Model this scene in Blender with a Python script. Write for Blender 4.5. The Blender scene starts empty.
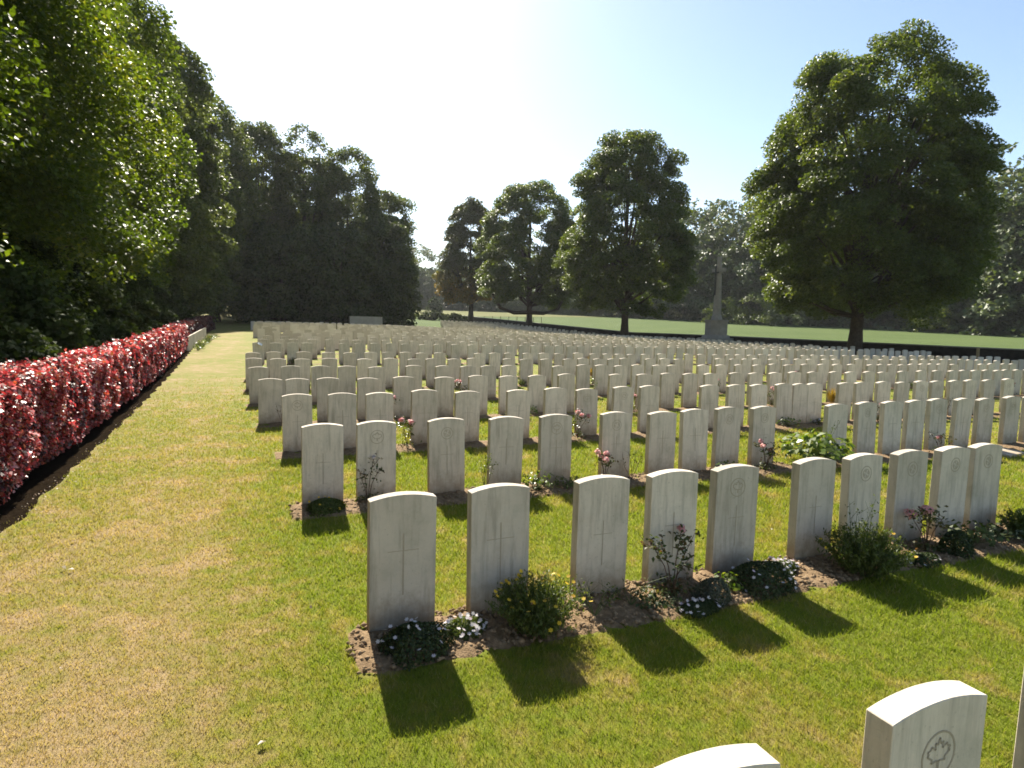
import bpy, math, random
import numpy as np
from mathutils import Vector, Matrix

R = math.radians
C = bpy.context.scene.collection
SC = bpy.context.scene
rng = np.random.default_rng(7)
random.seed(7)

# ------------------------------------------------------------------ camera, sky, sun, exposure
FW = Vector((0.0, 0.9958775, -0.0907087))
RT = Vector((0.9997730, 0.0019330, 0.0212223))
UPV = Vector((-0.0213101, 0.0906881, 0.9956513))
cd = bpy.data.cameras.new('camera')
cd.sensor_width = 36.0
cd.lens = 36.0 * 621.0 / 1024.0
cd.clip_start = 0.05
cd.clip_end = 6000.0
cam = bpy.data.objects.new('camera', cd)
C.objects.link(cam)
M = Matrix((RT, UPV, -FW)).transposed().to_4x4()
M.translation = (0, 0, 1.733)
cam.matrix_world = M
SC.camera = cam

SUN_AZ, SUN_EL = R(-18.66), R(39.2)
w = bpy.data.worlds.new('World')
SC.world = w
w.use_nodes = True
nt = w.node_tree
nt.nodes.clear()
sky = nt.nodes.new('ShaderNodeTexSky')
sky.sky_type = 'NISHITA'
sky.sun_disc = False
sky.sun_elevation = SUN_EL
sky.sun_rotation = SUN_AZ
sky.air_density = 1.0
sky.dust_density = 0.5
sky.ozone_density = 1.6
bg = nt.nodes.new('ShaderNodeBackground')
bg.inputs[1].default_value = 0.074
wo = nt.nodes.new('ShaderNodeOutputWorld')
wbal = nt.nodes.new('ShaderNodeMix')          # warm white balance of the photograph
wbal.data_type = 'RGBA'
wbal.blend_type = 'MULTIPLY'
wbal.inputs[0].default_value = 1.0
wbal.inputs[7].default_value = (1.04, 1.0, 0.96, 1)
nt.links.new(sky.outputs[0], wbal.inputs[6])
nt.links.new(wbal.outputs[2], bg.inputs[0])
nt.links.new(bg.outputs[0], wo.inputs[0])

sl = bpy.data.lights.new('sun', 'SUN')
sl.energy = 5.0
sl.angle = R(0.53)
sl.color = (1.0, 0.93, 0.80)
so = bpy.data.objects.new('sun', sl)
C.objects.link(so)
sd = Vector((math.sin(SUN_AZ) * math.cos(SUN_EL), math.cos(SUN_AZ) * math.cos(SUN_EL), math.sin(SUN_EL)))
so.rotation_euler = sd.to_track_quat('Z', 'Y').to_euler()
so.location = (0, 0, 60)

SC.view_settings.view_transform = 'Standard'
SC.view_settings.look = 'None'
SC.view_settings.gamma = 1.0
SC.view_settings.exposure = 1.47
SC.render.engine = 'CYCLES'
SC.cycles.max_bounces = 7
SC.cycles.diffuse_bounces = 4
SC.cycles.transmission_bounces = 5
SC.cycles.glossy_bounces = 2
SC.cycles.volume_bounces = 0
SC.cycles.use_denoising = True
SC.cycles.filter_width = 1.7
SC.cycles.sample_clamp_indirect = 8.0

# ------------------------------------------------------------------ plan: rows run along U, recede along -N
A = R(22.95)
CA, SA = math.cos(A), math.sin(A)


def ss(x, a, b):
    u = np.clip((np.asarray(x, float) - a) / (b - a), 0, 1)
    return u * u * (3 - 2 * u)


def Hg(o, t):
    o = np.asarray(o, float)
    t = np.asarray(t, float)
    return (1.02 * ss(o, 9, 60) * (1 - .6 * ss(t, 5, 35)) + .04 * np.clip(o - 60, 0, 220)
            + .02 * np.clip(t - 41, 0, 200))


def XY(o, t):
    return t * CA - o * SA, t * SA + o * CA


def PT(o, t, dz=0.0):
    x, y = XY(o, t)
    return Vector((float(x), float(y), float(Hg(o, t)) + dz))


def OT(x, y):
    return -(x * SA) + y * CA, x * CA + y * SA


# ------------------------------------------------------------------ object helpers
def tag(ob, label=None, cat=None, group=None, kind=None):
    if label: ob['label'] = label
    if cat: ob['category'] = cat
    if group: ob['group'] = group
    if kind: ob['kind'] = kind
    return ob


def empty(name, loc=(0, 0, 0), rz=0.0, scale=1.0):
    e = bpy.data.objects.new(name, None)
    C.objects.link(e)
    e.location = loc
    e.rotation_euler = (0, 0, rz)
    e.scale = (scale,) * 3
    e.empty_display_size = .1
    return e


def mk(name, V, F, mat, parent=None, rnd=None, smooth=False):
    """one mesh object; F is an (n,k) array or a list of tuples; rnd = per-vertex random for colour variety"""
    me = bpy.data.meshes.new(name)
    V = np.asarray(V, dtype=np.float32)
    if isinstance(F, np.ndarray):
        n, k = F.shape
        me.vertices.add(len(V))
        me.vertices.foreach_set('co', V.ravel())
        me.loops.add(n * k)
        me.loops.foreach_set('vertex_index', F.astype(np.int32).ravel())
        me.polygons.add(n)
        me.polygons.foreach_set('loop_start', np.arange(0, n * k, k, dtype=np.int32))
        me.update(calc_edges=True)
    else:
        me.from_pydata([tuple(map(float, v)) for v in V], [], [tuple(f) for f in F])
        me.update()
    if rnd is not None:
        a = me.attributes.new('rnd', 'FLOAT', 'POINT')
        a.data.foreach_set('value', np.asarray(rnd, dtype=np.float32))
    if smooth:
        me.polygons.foreach_set('use_smooth', np.ones(len(me.polygons), dtype=bool))
    me.materials.append(mat)
    ob = bpy.data.objects.new(name, me)
    C.objects.link(ob)
    if parent: ob.parent = parent
    return ob


KIDS = {}


def copy_thing(src, loc, rz=None, scale=None):
    """a copy of a thing with copies of its parts and sub-parts"""
    if not KIDS.get(src.name):
        d = {}
        for o in C.objects:
            if o.parent: d.setdefault(o.parent.name, []).append(o)
        KIDS.clear()
        KIDS.update(d)

    def rec(o, parent):
        c = o.copy()
        C.objects.link(c)
        if parent: c.parent = parent
        for ch in KIDS.get(o.name, []): rec(ch, c)
        return c
    c = rec(src, None)
    c.location = loc
    if rz is not None: c.rotation_euler = (c.rotation_euler[0], c.rotation_euler[1], rz)
    if scale is not None: c.scale = (scale,) * 3
    return c


class MB:
    def __init__(s):
        s.v, s.f = [], []

    def add(s, V, F):
        b = len(s.v)
        s.v += [tuple(v) for v in V]
        s.f += [tuple(i + b for i in f) for f in F]
        return s

    def box(s, x0, x1, y0, y1, z0, z1):
        return s.add([(x0, y0, z0), (x1, y0, z0), (x1, y1, z0), (x0, y1, z0), (x0, y0, z1), (x1, y0, z1), (x1, y1, z1), (x0, y1, z1)],
                     [(3, 2, 1, 0), (4, 5, 6, 7), (0, 1, 5, 4), (1, 2, 6, 5), (2, 3, 7, 6), (3, 0, 4, 7)])

    def tube(s, pts, rad, n=7, cap=True):
        pts = [Vector(p) for p in pts]
        V, F = [], []
        for i, p in enumerate(pts):
            d = (pts[min(i + 1, len(pts) - 1)] - pts[max(i - 1, 0)]).normalized()
            a = d.orthogonal().normalized()
            if abs(d.z) > .5:
                a = (Vector((1, 0, 0)) - d * d.x).normalized()
            b = d.cross(a)
            for k in range(n):
                q = 2 * math.pi * k / n
                V.append(p + (a * math.cos(q) + b * math.sin(q)) * rad[i])
        for i in range(len(pts) - 1):
            for k in range(n):
                F.append((i * n + k, i * n + (k + 1) % n, (i + 1) * n + (k + 1) % n, (i + 1) * n + k))
        if cap:
            F.append(tuple(range(n))[::-1])
            F.append(tuple((len(pts) - 1) * n + k for k in range(n)))
        return s.add(V, F)

    def prism(s, poly, z0, z1, top=1.0):
        """poly in xy at z0, scaled by top at z1"""
        n = len(poly)
        V = [(x, y, z0) for x, y in poly] + [(x * top, y * top, z1) for x, y in poly]
        F = [tuple(range(n))[::-1], tuple(range(n, 2 * n))] + [(i, (i + 1) % n, n + (i + 1) % n, n + i) for i in range(n)]
        return s.add(V, F)

    def build(s, name, mat, parent=None, smooth=False):
        return mk(name, s.v, s.f, mat, parent, smooth=smooth)


# ------------------------------------------------------------------ materials
def newmat(name):
    m = bpy.data.materials.new(name)
    m.use_nodes = True
    t = m.node_tree
    b = t.nodes['Principled BSDF']
    return m, t, b


def N_(t, typ, **kw):
    n = t.nodes.new(typ)
    for k, v in kw.items(): setattr(n, k, v)
    return n


def noise(t, vec, scale, detail=4, rough=.55):
    n = N_(t, 'ShaderNodeTexNoise')
    n.inputs['Scale'].default_value = scale
    n.inputs['Detail'].default_value = detail
    n.inputs['Roughness'].default_value = rough
    if vec is not None: t.links.new(vec, n.inputs['Vector'])
    return n.outputs[0]


def ramp(t, fac, stops):
    r = N_(t, 'ShaderNodeValToRGB')
    el = r.color_ramp.elements
    while len(el) < len(stops): el.new(.5)
    for e, (p, c) in zip(el, stops):
        e.position = p
        e.color = (*c, 1) if len(c) == 3 else c
    t.links.new(fac, r.inputs[0])
    return r.outputs[0]


def mixc(t, fac, a, b, mode='MIX'):
    m = N_(t, 'ShaderNodeMix', data_type='RGBA', blend_type=mode)
    for i, v in ((0, fac), (6, a), (7, b)):
        if hasattr(v, 'is_linked'): t.links.new(v, m.inputs[i])
        elif i == 0: m.inputs[0].default_value = v
        else: m.inputs[i].default_value = (*v, 1)
    return m.outputs[2]


def math_(t, op, a, b=0.0, c=None):
    m = N_(t, 'ShaderNodeMath', operation=op)
    for i, v in enumerate((a, b) if c is None else (a, b, c)):
        if hasattr(v, 'is_linked'): t.links.new(v, m.inputs[i])
        else: m.inputs[i].default_value = v
    return m.outputs[0]


def mapr(t, v, a, b, c=0.0, d=1.0):
    m = N_(t, 'ShaderNodeMapRange')
    t.links.new(v, m.inputs[0])
    for i, q in enumerate((a, b, c, d)): m.inputs[1 + i].default_value = q
    return m.outputs[0]


def bump(t, b, h, strength=.3, dist=.01):
    n = N_(t, 'ShaderNodeBump')
    n.inputs['Strength'].default_value = strength
    n.inputs['Distance'].default_value = dist
    t.links.new(h, n.inputs['Height'])
    t.links.new(n.outputs[0], b.inputs['Normal'])


def leafmat(name, stops, rough=.5, trans=.35, tcol=(1.5, 1.5, .5), spec=.35):
    m, t, b = newmat(name)
    at = N_(t, 'ShaderNodeAttribute', attribute_name='rnd')
    col = ramp(t, at.outputs['Fac'], stops)
    t.links.new(col, b.inputs['Base Color'])
    b.inputs['Roughness'].default_value = rough
    b.inputs['Specular IOR Level'].default_value = spec
    tr = N_(t, 'ShaderNodeBsdfTranslucent')
    t.links.new(mixc(t, 1.0, col, tcol, 'MULTIPLY'), tr.inputs[0])
    mx = N_(t, 'ShaderNodeMixShader')
    mx.inputs[0].default_value = trans
    t.links.new(b.outputs[0], mx.inputs[1])
    t.links.new(tr.outputs[0], mx.inputs[2])
    t.links.new(mx.outputs[0], t.nodes['Material Output'].inputs[0])
    return m


def plain(name, c1, c2, scale=8, rough=.8, bumpd=.01, spec=.3):
    m, t, b = newmat(name)
    tc = N_(t, 'ShaderNodeTexCoord')
    n = noise(t, tc.outputs['Object'], scale, 6, .65)
    t.links.new(ramp(t, n, [(.3, c1), (.7, c2)]), b.inputs['Base Color'])
    b.inputs['Roughness'].default_value = rough
    b.inputs['Specular IOR Level'].default_value = spec
    if bumpd: bump(t, b, noise(t, tc.outputs['Object'], scale * 4, 5), .6, bumpd)
    return m


def lawn_colour(t, blades=False):
    g = N_(t, 'ShaderNodeNewGeometry')
    P = g.outputs['Position']
    fl = N_(t, 'ShaderNodeVectorMath', operation='MULTIPLY')
    t.links.new(P, fl.inputs[0]); fl.inputs[1].default_value = (1, 1, 0)
    P = fl.outputs[0]

    def dot(v):
        d = N_(t, 'ShaderNodeVectorMath', operation='DOT_PRODUCT')
        t.links.new(P, d.inputs[0]); d.inputs[1].default_value = v
        return d.outputs['Value']
    tt, oo = dot((CA, SA, 0)), dot((-SA, CA, 0))
    big = noise(t, P, .42, 4, .6)
    mid = noise(t, P, 1.9, 4, .6)
    fine = noise(t, P, 8, 5, .7)
    left = mapr(t, math_(t, 'ADD', tt, math_(t, 'MULTIPLY', big, 1.0)), .9, -.15)        # the walked strip by the hedge is dry
    near = mapr(t, oo, 8.0, 1.5, .3, 1.0)
    dry = math_(t, 'MULTIPLY_ADD', left, math_(t, 'MULTIPLY', near, .78), .0)
    patch = mapr(t, mid, .50, .68, 0, .46)
    dry = math_(t, 'ADD', dry, patch)
    dry = math_(t, 'ADD', dry, math_(t, 'MULTIPLY', math_(t, 'SUBTRACT', big, .45), 1.1))
    dry = math_(t, 'ADD', dry, math_(t, 'MULTIPLY', math_(t, 'SUBTRACT', fine, .5), 1.5))
    col = ramp(t, dry, [(0.0, (.152, .182, .018)), (.22, (.205, .198, .032)), (.45, (.265, .212, .072)), (.7, (.325, .235, .120)), (.95, (.375, .262, .150))])
    return col, P, fine


def make_lawn():
    m, t, b = newmat('lawn turf')
    col, P, fine = lawn_colour(t)
    # field of low crop beyond the wall, paler strips further out
    g = N_(t, 'ShaderNodeVectorMath', operation='DOT_PRODUCT'); t.links.new(P, g.inputs[0]); g.inputs[1].default_value = (CA, SA, 0)
    speck = noise(t, P, 60, 3, .7)
    col = mixc(t, math_(t, 'MULTIPLY', speck, .34), col, (.07, .08, .014))
    t.links.new(col, b.inputs['Base Color'])
    b.inputs['Roughness'].default_value = .9
    b.inputs['Specular IOR Level'].default_value = .1
    bump(t, b, noise(t, P, 110, 4, .7), .7, .02)
    return m


def make_blade():
    m, t, b = newmat('grass blade')
    col, P, fine = lawn_colour(t)
    at = N_(t, 'ShaderNodeAttribute', attribute_name='rnd')
    v = mapr(t, at.outputs['Fac'], 0, 1, 1.0, 1.32)
    sc = N_(t, 'ShaderNodeVectorMath', operation='SCALE')
    t.links.new(col, sc.inputs[0]); t.links.new(v, sc.inputs['Scale'])
    dryb = math_(t, 'GREATER_THAN', at.outputs['Fac'], .90)
    col = mixc(t, math_(t, 'MULTIPLY', dryb, .55), sc.outputs[0], (.40, .31, .18))
    t.links.new(col, b.inputs['Base Color'])
    b.inputs['Roughness'].default_value = .65
    b.inputs['Specular IOR Level'].default_value = .15
    tr = N_(t, 'ShaderNodeBsdfTranslucent')
    t.links.new(mixc(t, 1.0, col, (1.35, 1.45, .7), 'MULTIPLY'), tr.inputs[0])
    mx = N_(t, 'ShaderNodeMixShader'); mx.inputs[0].default_value = .4
    t.links.new(b.outputs[0], mx.inputs[1]); t.links.new(tr.outputs[0], mx.inputs[2])
    t.links.new(mx.outputs[0], t.nodes['Material Output'].inputs[0])
    return m


def make_stone():
    m, t, b = newmat('portland stone')
    tc = N_(t, 'ShaderNodeTexCoord')
    oi = N_(t, 'ShaderNodeObjectInfo')
    of = N_(t, 'ShaderNodeVectorMath', operation='SCALE')
    cx = N_(t, 'ShaderNodeCombineXYZ')
    for i in range(3): t.links.new(oi.outputs['Random'], cx.inputs[i])
    t.links.new(cx.outputs[0], of.inputs[0]); of.inputs['Scale'].default_value = 57.0
    ad = N_(t, 'ShaderNodeVectorMath', operation='ADD')
    t.links.new(tc.outputs['Object'], ad.inputs[0]); t.links.new(of.outputs[0], ad.inputs[1])
    P = ad.outputs[0]
    base = ramp(t, noise(t, P, 9, 6, .65), [(.3, (.555, .485, .390)), (.7, (.655, .585, .485))])
    st = N_(t, 'ShaderNodeMapping'); t.links.new(P, st.inputs[0]); st.inputs['Scale'].default_value = (22, 22, 2.2)
    streak = mapr(t, noise(t, st.outputs[0], 1.0, 5, .65), .47, .76, 0, .6)
    base = mixc(t, streak, base, (.20, .18, .135))
    blot = mapr(t, noise(t, P, 4.5, 7, .7), .50, .72, 0, .6)
    base = mixc(t, blot, base, (.30, .275, .20))
    fleck = mapr(t, noise(t, P, 70, 3, .6), .63, .72, 0, .4)
    base = mixc(t, fleck, base, (.20, .185, .14))
    sp = N_(t, 'ShaderNodeSeparateXYZ'); t.links.new(tc.outputs['Object'], sp.inputs[0])
    edge = math_(t, 'ADD', sp.outputs[2], math_(t, 'MULTIPLY', math_(t, 'SUBTRACT', noise(t, P, 13, 5, .7), .5), .34))
    base = mixc(t, mapr(t, edge, .22, .0, 0, .7), base, (.20, .135, .065))     # soil splashed up from the bed
    tint = mapr(t, oi.outputs['Random'], 0, 1, .86, 1.1)
    sc = N_(t, 'ShaderNodeVectorMath', operation='SCALE'); t.links.new(base, sc.inputs[0]); t.links.new(tint, sc.inputs['Scale'])
    t.links.new(sc.outputs[0], b.inputs['Base Color'])
    b.inputs['Roughness'].default_value = .85
    b.inputs['Specular IOR Level'].default_value = .2
    bump(t, b, noise(t, P, 120, 4, .7), .35, .004)
    return m


M_STONE = make_stone()
M_FARSTONE = plain('portland stone of far rows', (.36, .315, .225), (.46, .41, .305), 1.7, .85, 0)
M_GREYSTONE = plain('grey memorial stone', (.215, .20, .17), (.32, .30, .255), 2.5, .85, .01)
M_FARROW = leafmat('portland stone rows', [(0.0, (.46, .40, .315)), (.5, (.57, .50, .405)), (1.0, (.66, .59, .49))], .85, 0.0, (1, 1, 1), .2)
M_CUTSHADE = plain('stone with cut shade', (.33, .28, .21), (.40, .345, .265), 30, .9, 0)  # raised marks; the darker tone stands in for shade inside the cuts
M_SOIL = plain('bed soil', (.13, .085, .045), (.31, .215, .125), 26, .95, .03, .1)
M_SOILSHADE = plain('soil with hedge shade', (.008, .006, .004), (.024, .017, .011), 20, 1.0, .03, .0)  # soil blackened to carry the shade under the hedge
M_LAWN = make_lawn()
M_BLADE = make_blade()
M_BARK = plain('bark', (.035, .028, .02), (.085, .068, .05), 6, .95, .04, .1)
M_WALL = plain('old dark wall', (.018, .015, .012), (.05, .042, .032), 3, .95, .02, .1)
M_COPE = plain('wall coping', (.22, .21, .17), (.34, .32, .26), 3, .9, .01)
M_BRONZE = plain('bronze', (.03, .03, .025), (.06, .06, .05), 8, .5, 0)
M_WOOD = plain('weathered wood', (.16, .12, .06), (.27, .2, .1), 8, .85, .005)
M_PAPER = plain('white paper', (.75, .75, .73), (.82, .82, .8), 5, .6, 0)
M_STEM = plain('green stem', (.05, .07, .02), (.09, .11, .03), 20, .7, 0)
M_TWIG = plain('brown twig', (.06, .035, .02), (.12, .07, .045), 20, .8, 0)
M_FIELD = None

G3 = lambda a, b, c, d: [(0.0, a), (.4, b), (.75, c), (1.0, d)]
M_MAPLE = leafmat('maple leaf', G3((.045, .068, .014), (.065, .096, .020), (.085, .115, .028), (.125, .145, .045)), .45, .46, (1.8, 1.7, .4), .32)
M_MAPLEY = leafmat('turning maple leaf', G3((.04, .058, .012), (.07, .085, .016), (.20, .14, .02), (.30, .17, .025)), .5, .45, (1.5, 1.3, .4))
M_LIME = leafmat('broad leaf', G3((.036, .060, .011), (.058, .094, .015), (.095, .132, .020), (.15, .165, .032)), .5, .42, (1.9, 1.8, .35), .15)
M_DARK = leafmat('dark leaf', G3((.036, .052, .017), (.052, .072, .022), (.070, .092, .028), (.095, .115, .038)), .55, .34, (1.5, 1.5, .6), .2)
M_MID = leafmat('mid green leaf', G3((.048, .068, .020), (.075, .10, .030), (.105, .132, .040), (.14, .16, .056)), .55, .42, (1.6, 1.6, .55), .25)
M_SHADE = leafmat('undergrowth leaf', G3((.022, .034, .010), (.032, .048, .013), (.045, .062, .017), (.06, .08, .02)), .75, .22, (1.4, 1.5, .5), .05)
M_FAR = leafmat('far wood leaf', G3((.055, .078, .026), (.075, .105, .034), (.10, .13, .044), (.13, .155, .06)), .55, .25, (1.4, 1.4, .6))
M_FERN = leafmat('bright bush leaf', G3((.07, .11, .015), (.11, .15, .02), (.15, .18, .03), (.19, .2, .04)), .5, .35, (1.4, 1.4, .5))
M_RED = leafmat('red hedge leaf', [(0.0, (.040, .022, .018)), (.18, (.075, .026, .020)), (.36, (.19, .034, .034)), (.56, (.38, .050, .052)), (.72, (.52, .13, .125)), (.82, (.40, .13, .045)), (.90, (.13, .11, .03)), (1.0, (.62, .34, .34))], .42, .36, (1.45, .75, .8), .35)  # palest pink end of the ramp is painted gloss on lit leaves
M_MOUND = leafmat('low mound leaf', G3((.025, .04, .012), (.035, .055, .014), (.05, .07, .02), (.07, .085, .03)), .6, .2)
M_BUSH = leafmat('bush leaf', G3((.05, .075, .015), (.075, .105, .02), (.10, .13, .03), (.15, .16, .05)), .55, .35)
M_LEAFY = leafmat('bright leaf', G3((.06, .105, .012), (.095, .15, .018), (.14, .195, .028), (.2, .22, .045)), .4, .4)
M_ROSELEAF = leafmat('rose leaf', G3((.045, .065, .018), (.065, .09, .022), (.09, .085, .03), (.12, .06, .04)), .4, .3)
M_STRAW = leafmat('straw tuft', G3((.16, .11, .025), (.25, .16, .035), (.34, .2, .05), (.2, .2, .04)), .6, .4)
M_GREYL = leafmat('grey leaf', G3((.06, .07, .045), (.085, .095, .06), (.11, .12, .085), (.15, .155, .11)), .7, .2)
M_WHITEF = leafmat('white flower', G3((.62, .55, .56), (.7, .64, .64), (.72, .7, .68), (.66, .5, .54)), .6, .3, (1.1, 1.1, 1.1))
M_YELLOWF = leafmat('yellow flower', G3((.65, .42, .02), (.72, .5, .03), (.7, .45, .02), (.6, .35, .02)), .6, .3, (1.1, 1, .6))
M_PINKF = leafmat('pink rose petal', G3((.74, .33, .33), (.8, .45, .43), (.82, .56, .52), (.82, .64, .6)), .6, .45, (1.15, 1.05, 1.05))
M_LITTER = leafmat('dead leaf', G3((.16, .09, .045), (.25, .15, .08), (.42, .33, .24), (.55, .5, .42)), .7, .2, (1, 1, 1))
M_CLOD = plain('soil clod', (.17, .115, .065), (.36, .26, .16), 30, .95, .01, .1)


# ------------------------------------------------------------------ leaf clouds
def leaf_mesh(cen, nrm, L, Wd, rg, fold=.18, tang=None):
    """kite-shaped folded leaves: cen (n,3), nrm (n,3), L, Wd lengths -> V (4n,3), F (n,4)"""
    n = len(cen)
    nrm = nrm / (np.linalg.norm(nrm, axis=1, keepdims=True) + 1e-9)
    a = rg.normal(size=(n, 3)) if tang is None else tang
    a = a - nrm * (a * nrm).sum(1, keepdims=True)
    a /= np.linalg.norm(a, axis=1, keepdims=True) + 1e-9
    b = np.cross(nrm, a)
    L = np.broadcast_to(np.asarray(L, float), (n,))[:, None]
    Wd = np.broadcast_to(np.asarray(Wd, float), (n,))[:, None]
    V = np.empty((n, 4, 3))
    V[:, 0] = cen - a * L * .5
    V[:, 1] = cen + b * Wd * .5 + nrm * Wd * fold - a * L * .06
    V[:, 2] = cen + a * L * .5 - nrm * L * .1
    V[:, 3] = cen - b * Wd * .5 + nrm * Wd * fold - a * L * .06
    return V.reshape(-1, 3), np.arange(4 * n).reshape(n, 4)


def crown_cloud(rg, profile, H0, H1, K, per, csize, leaf, lump=.16, off=(0, 0), inner=.35, upbias=1.0):
    """profile: list (u, radius).  Returns cluster centres and the leaf arrays, in tree space"""
    us, rs = zip(*profile)
    u = rg.random(K * 3) 
    r = np.interp(u, us, rs)
    keep = rg.random(K * 3) < (r / max(rs)) ** 1.1
    u = u[keep][:K]; K = len(u)
    r = np.interp(u, us, rs)
    th = rg.random(K) * 2 * math.pi
    ph = rg.random(6) * 6.28
    lm = 1 + lump * (np.sin(3 * th + ph[0] + 5 * u) * .5 + np.sin(5 * th + ph[1] - 7 * u) * .35 + np.sin(2 * th + ph[2] + 11 * u) * .4)
    q = inner + (1 - inner) * rg.random(K) ** .45
    x = r * lm * q * np.cos(th) + off[0]
    y = r * lm * q * np.sin(th) + off[1]
    z = H0 + u * (H1 - H0) + rg.normal(size=K) * .25
    cc = np.stack([x, y, z], 1)
    sz = csize * rg.uniform(.55, 1.4, K)
    n = np.maximum(6, (per * rg.uniform(.5, 1.5, K) * (sz / csize) ** 2).astype(int))
    idx = np.repeat(np.arange(K), n)
    d = rg.normal(size=(len(idx), 3))
    d /= np.linalg.norm(d, axis=1, keepdims=True)
    d *= (rg.random(len(idx)) ** .36)[:, None]
    out = np.stack([np.cos(th), np.sin(th), np.zeros(K)], 1)
    d3 = d * sz[idx][:, None] * np.array([1, 1, .62])
    d3[:, 2] -= (d * out[idx]).sum(1) * sz[idx] * .35          # sprays droop outward
    P = cc[idx] + d3
    nrm = rg.normal(size=P.shape) * .7 + np.array([0, 0, 1.0]) * upbias + out[idx] * .45
    s = leaf * rg.uniform(.7, 1.3, len(P))
    V, F = leaf_mesh(P, nrm, s, s * .8, rg)
    crnd = rg.normal(size=K) * .16
    rnd = np.clip(.45 + crnd[idx] + rg.normal(size=len(P)) * .2, 0, 1)
    return cc, V, F, np.repeat(rnd, 4)


def limbs(mb, rg, base_h, trunk_r, H1, targets, bend=.25, cx=(0, 0)):
    """trunk then limbs that run to some of the leaf clusters"""
    top = H1 * .86
    n = 9
    pts, rad = [], []
    for i in range(n):
        f = i / (n - 1)
        pts.append((cx[0] * f + math.sin(f * 5 + 1) * .12, cx[1] * f + math.cos(f * 4) * .1, -.3 + f * (top + .3)))
        rad.append(trunk_r * ((1.35 if i == 0 else 1.0) * (1 - f) ** .8 + .03))
    mb.tube(pts, rad, 10)
    for c in targets:
        z0 = max(base_h, min(top * .8, c[2] * rg.uniform(.35, .7)))
        f = (z0 + .3) / (top + .3)
        s = Vector((cx[0] * f, cx[1] * f, z0))
        e = Vector(c)
        d = e - s
        m1 = s + d * .35 + Vector((0, 0, -d.length * .02))
        m2 = s + d * .7 + Vector((0, 0, d.length * .07))
        r0 = min(trunk_r * .42 * (1 - f) + .03, .03 + d.length * .022)
        mb.tube([s, m1, m2, e], [r0, r0 * .7, r0 * .42, .012], 5, False)


# ------------------------------------------------------------------ ground
def uniq(*a):
    return np.unique(np.round(np.concatenate(a), 3))


oo = uniq([-400, -150, -60, -25, -12], np.arange(-6, 72, 1.5), np.arange(72, 130, 6), np.arange(130, 300, 15), [330, 400, 600, 900])
tt = uniq([-500, -200, -80, -40, -20, -12], np.arange(-8, 42, 1.5), [41], np.arange(44, 130, 8), np.arange(130, 260, 16), [300, 450, 700])
Og, Tg = np.meshgrid(oo, tt, indexing='ij')
Xg, Yg = XY(Og, Tg)
V = np.stack([Xg, Yg, Hg(Og, Tg)], -1).reshape(-1, 3)
no, nt_ = Og.shape
ii = np.arange(no * nt_).reshape(no, nt_)
F = np.stack([ii[:-1, :-1], ii[:-1, 1:], ii[1:, 1:], ii[1:, :-1]], -1).reshape(-1, 4)
tag(mk('lawn', V, F, M_LAWN, smooth=True), 'mown lawn, dry and straw coloured beside the hedge', None, None, 'structure')


def sheet(name, orng, trng, dz, mat, label):
    Og, Tg = np.meshgrid(orng, trng, indexing='ij')
    X_, Y_ = XY(Og, Tg)
    V = np.stack([X_, Y_, Hg(Og, Tg) + dz], -1).reshape(-1, 3)
    a, b = Og.shape
    ii = np.arange(a * b).reshape(a, b)
    F = np.stack([ii[:-1, :-1], ii[:-1, 1:], ii[1:, 1:], ii[1:, :-1]], -1).reshape(-1, 4)
    return tag(mk(name, V, F, mat, smooth=True), label, None, None, 'structure')


def make_field(name, a, b_, c):
    m, t, b = newmat(name)
    g = N_(t, 'ShaderNodeNewGeometry')
    n = noise(t, g.outputs['Position'], .12, 5, .6)
    col = ramp(t, n, [(.3, a), (.7, b_)])
    n2 = noise(t, g.outputs['Position'], 3.5, 4, .7)
    col = mixc(t, mapr(t, n2, .4, .7, 0, .5), col, c)
    t.links.new(col, b.inputs['Base Color'])
    b.inputs['Roughness'].default_value = .95
    b.inputs['Specular IOR Level'].default_value = .05
    bump(t, b, n2, .8, .15)
    return m


M_FIELD = make_field('green crop', (.070, .105, .034), (.092, .126, .042), (.108, .130, .052))
M_FIELD2 = make_field('pale crop', (.13, .135, .05), (.165, .16, .066), (.115, .128, .044))
sheet('crop_field', uniq(oo[(oo > -100) & (oo < 150)], [150]), uniq([41.3], tt[(tt > 42) & (tt < 330)]), .03, M_FIELD, 'green field of low crop beyond the boundary wall')
sheet('far_field', uniq([75], oo[(oo > 76) & (oo < 320)]), uniq(tt[(tt > 10) & (tt < 41)], [41.0]), .03, M_FIELD, 'green meadow behind the end of the graves')
sheet('pale_field', uniq([150.5], oo[(oo > 151) & (oo < 335)]), uniq(tt[(tt > 10) & (tt < 330)]), .05, M_FIELD2, 'paler yellowish field strip in front of the far wood')


# thin summer haze: one even volume round the camera and everything that stands here
hm = bpy.data.materials.new('haze air')
hm.use_nodes = True
ht = hm.node_tree
ht.nodes.clear()
hv = ht.nodes.new('ShaderNodeVolumePrincipled')
hv.inputs['Color'].default_value = (.93, .95, 1.0, 1)
hv.inputs['Density'].default_value = 0.00014
hv.inputs['Anisotropy'].default_value = 0.3
ho = ht.nodes.new('ShaderNodeOutputMaterial')
ht.links.new(hv.outputs[0], ho.inputs['Volume'])
tag(MB().box(-1300, 1300, -900, 1300, -3, 48).build('haze', hm), 'thin summer haze in the air', 'haze', None, 'stuff')


# ------------------------------------------------------------------ headstones
SW, ST, SH, RISE = .381, .076, .756, .027


def stone_profile(n=10):
    pts = [(-SW / 2, -.10), (SW / 2, -.10)]
    for i in range(n + 1):
        x = SW / 2 - SW * i / n
        pts.append((x, SH + RISE * (1 - (2 * x / SW) ** 2)))
    return pts


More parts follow.
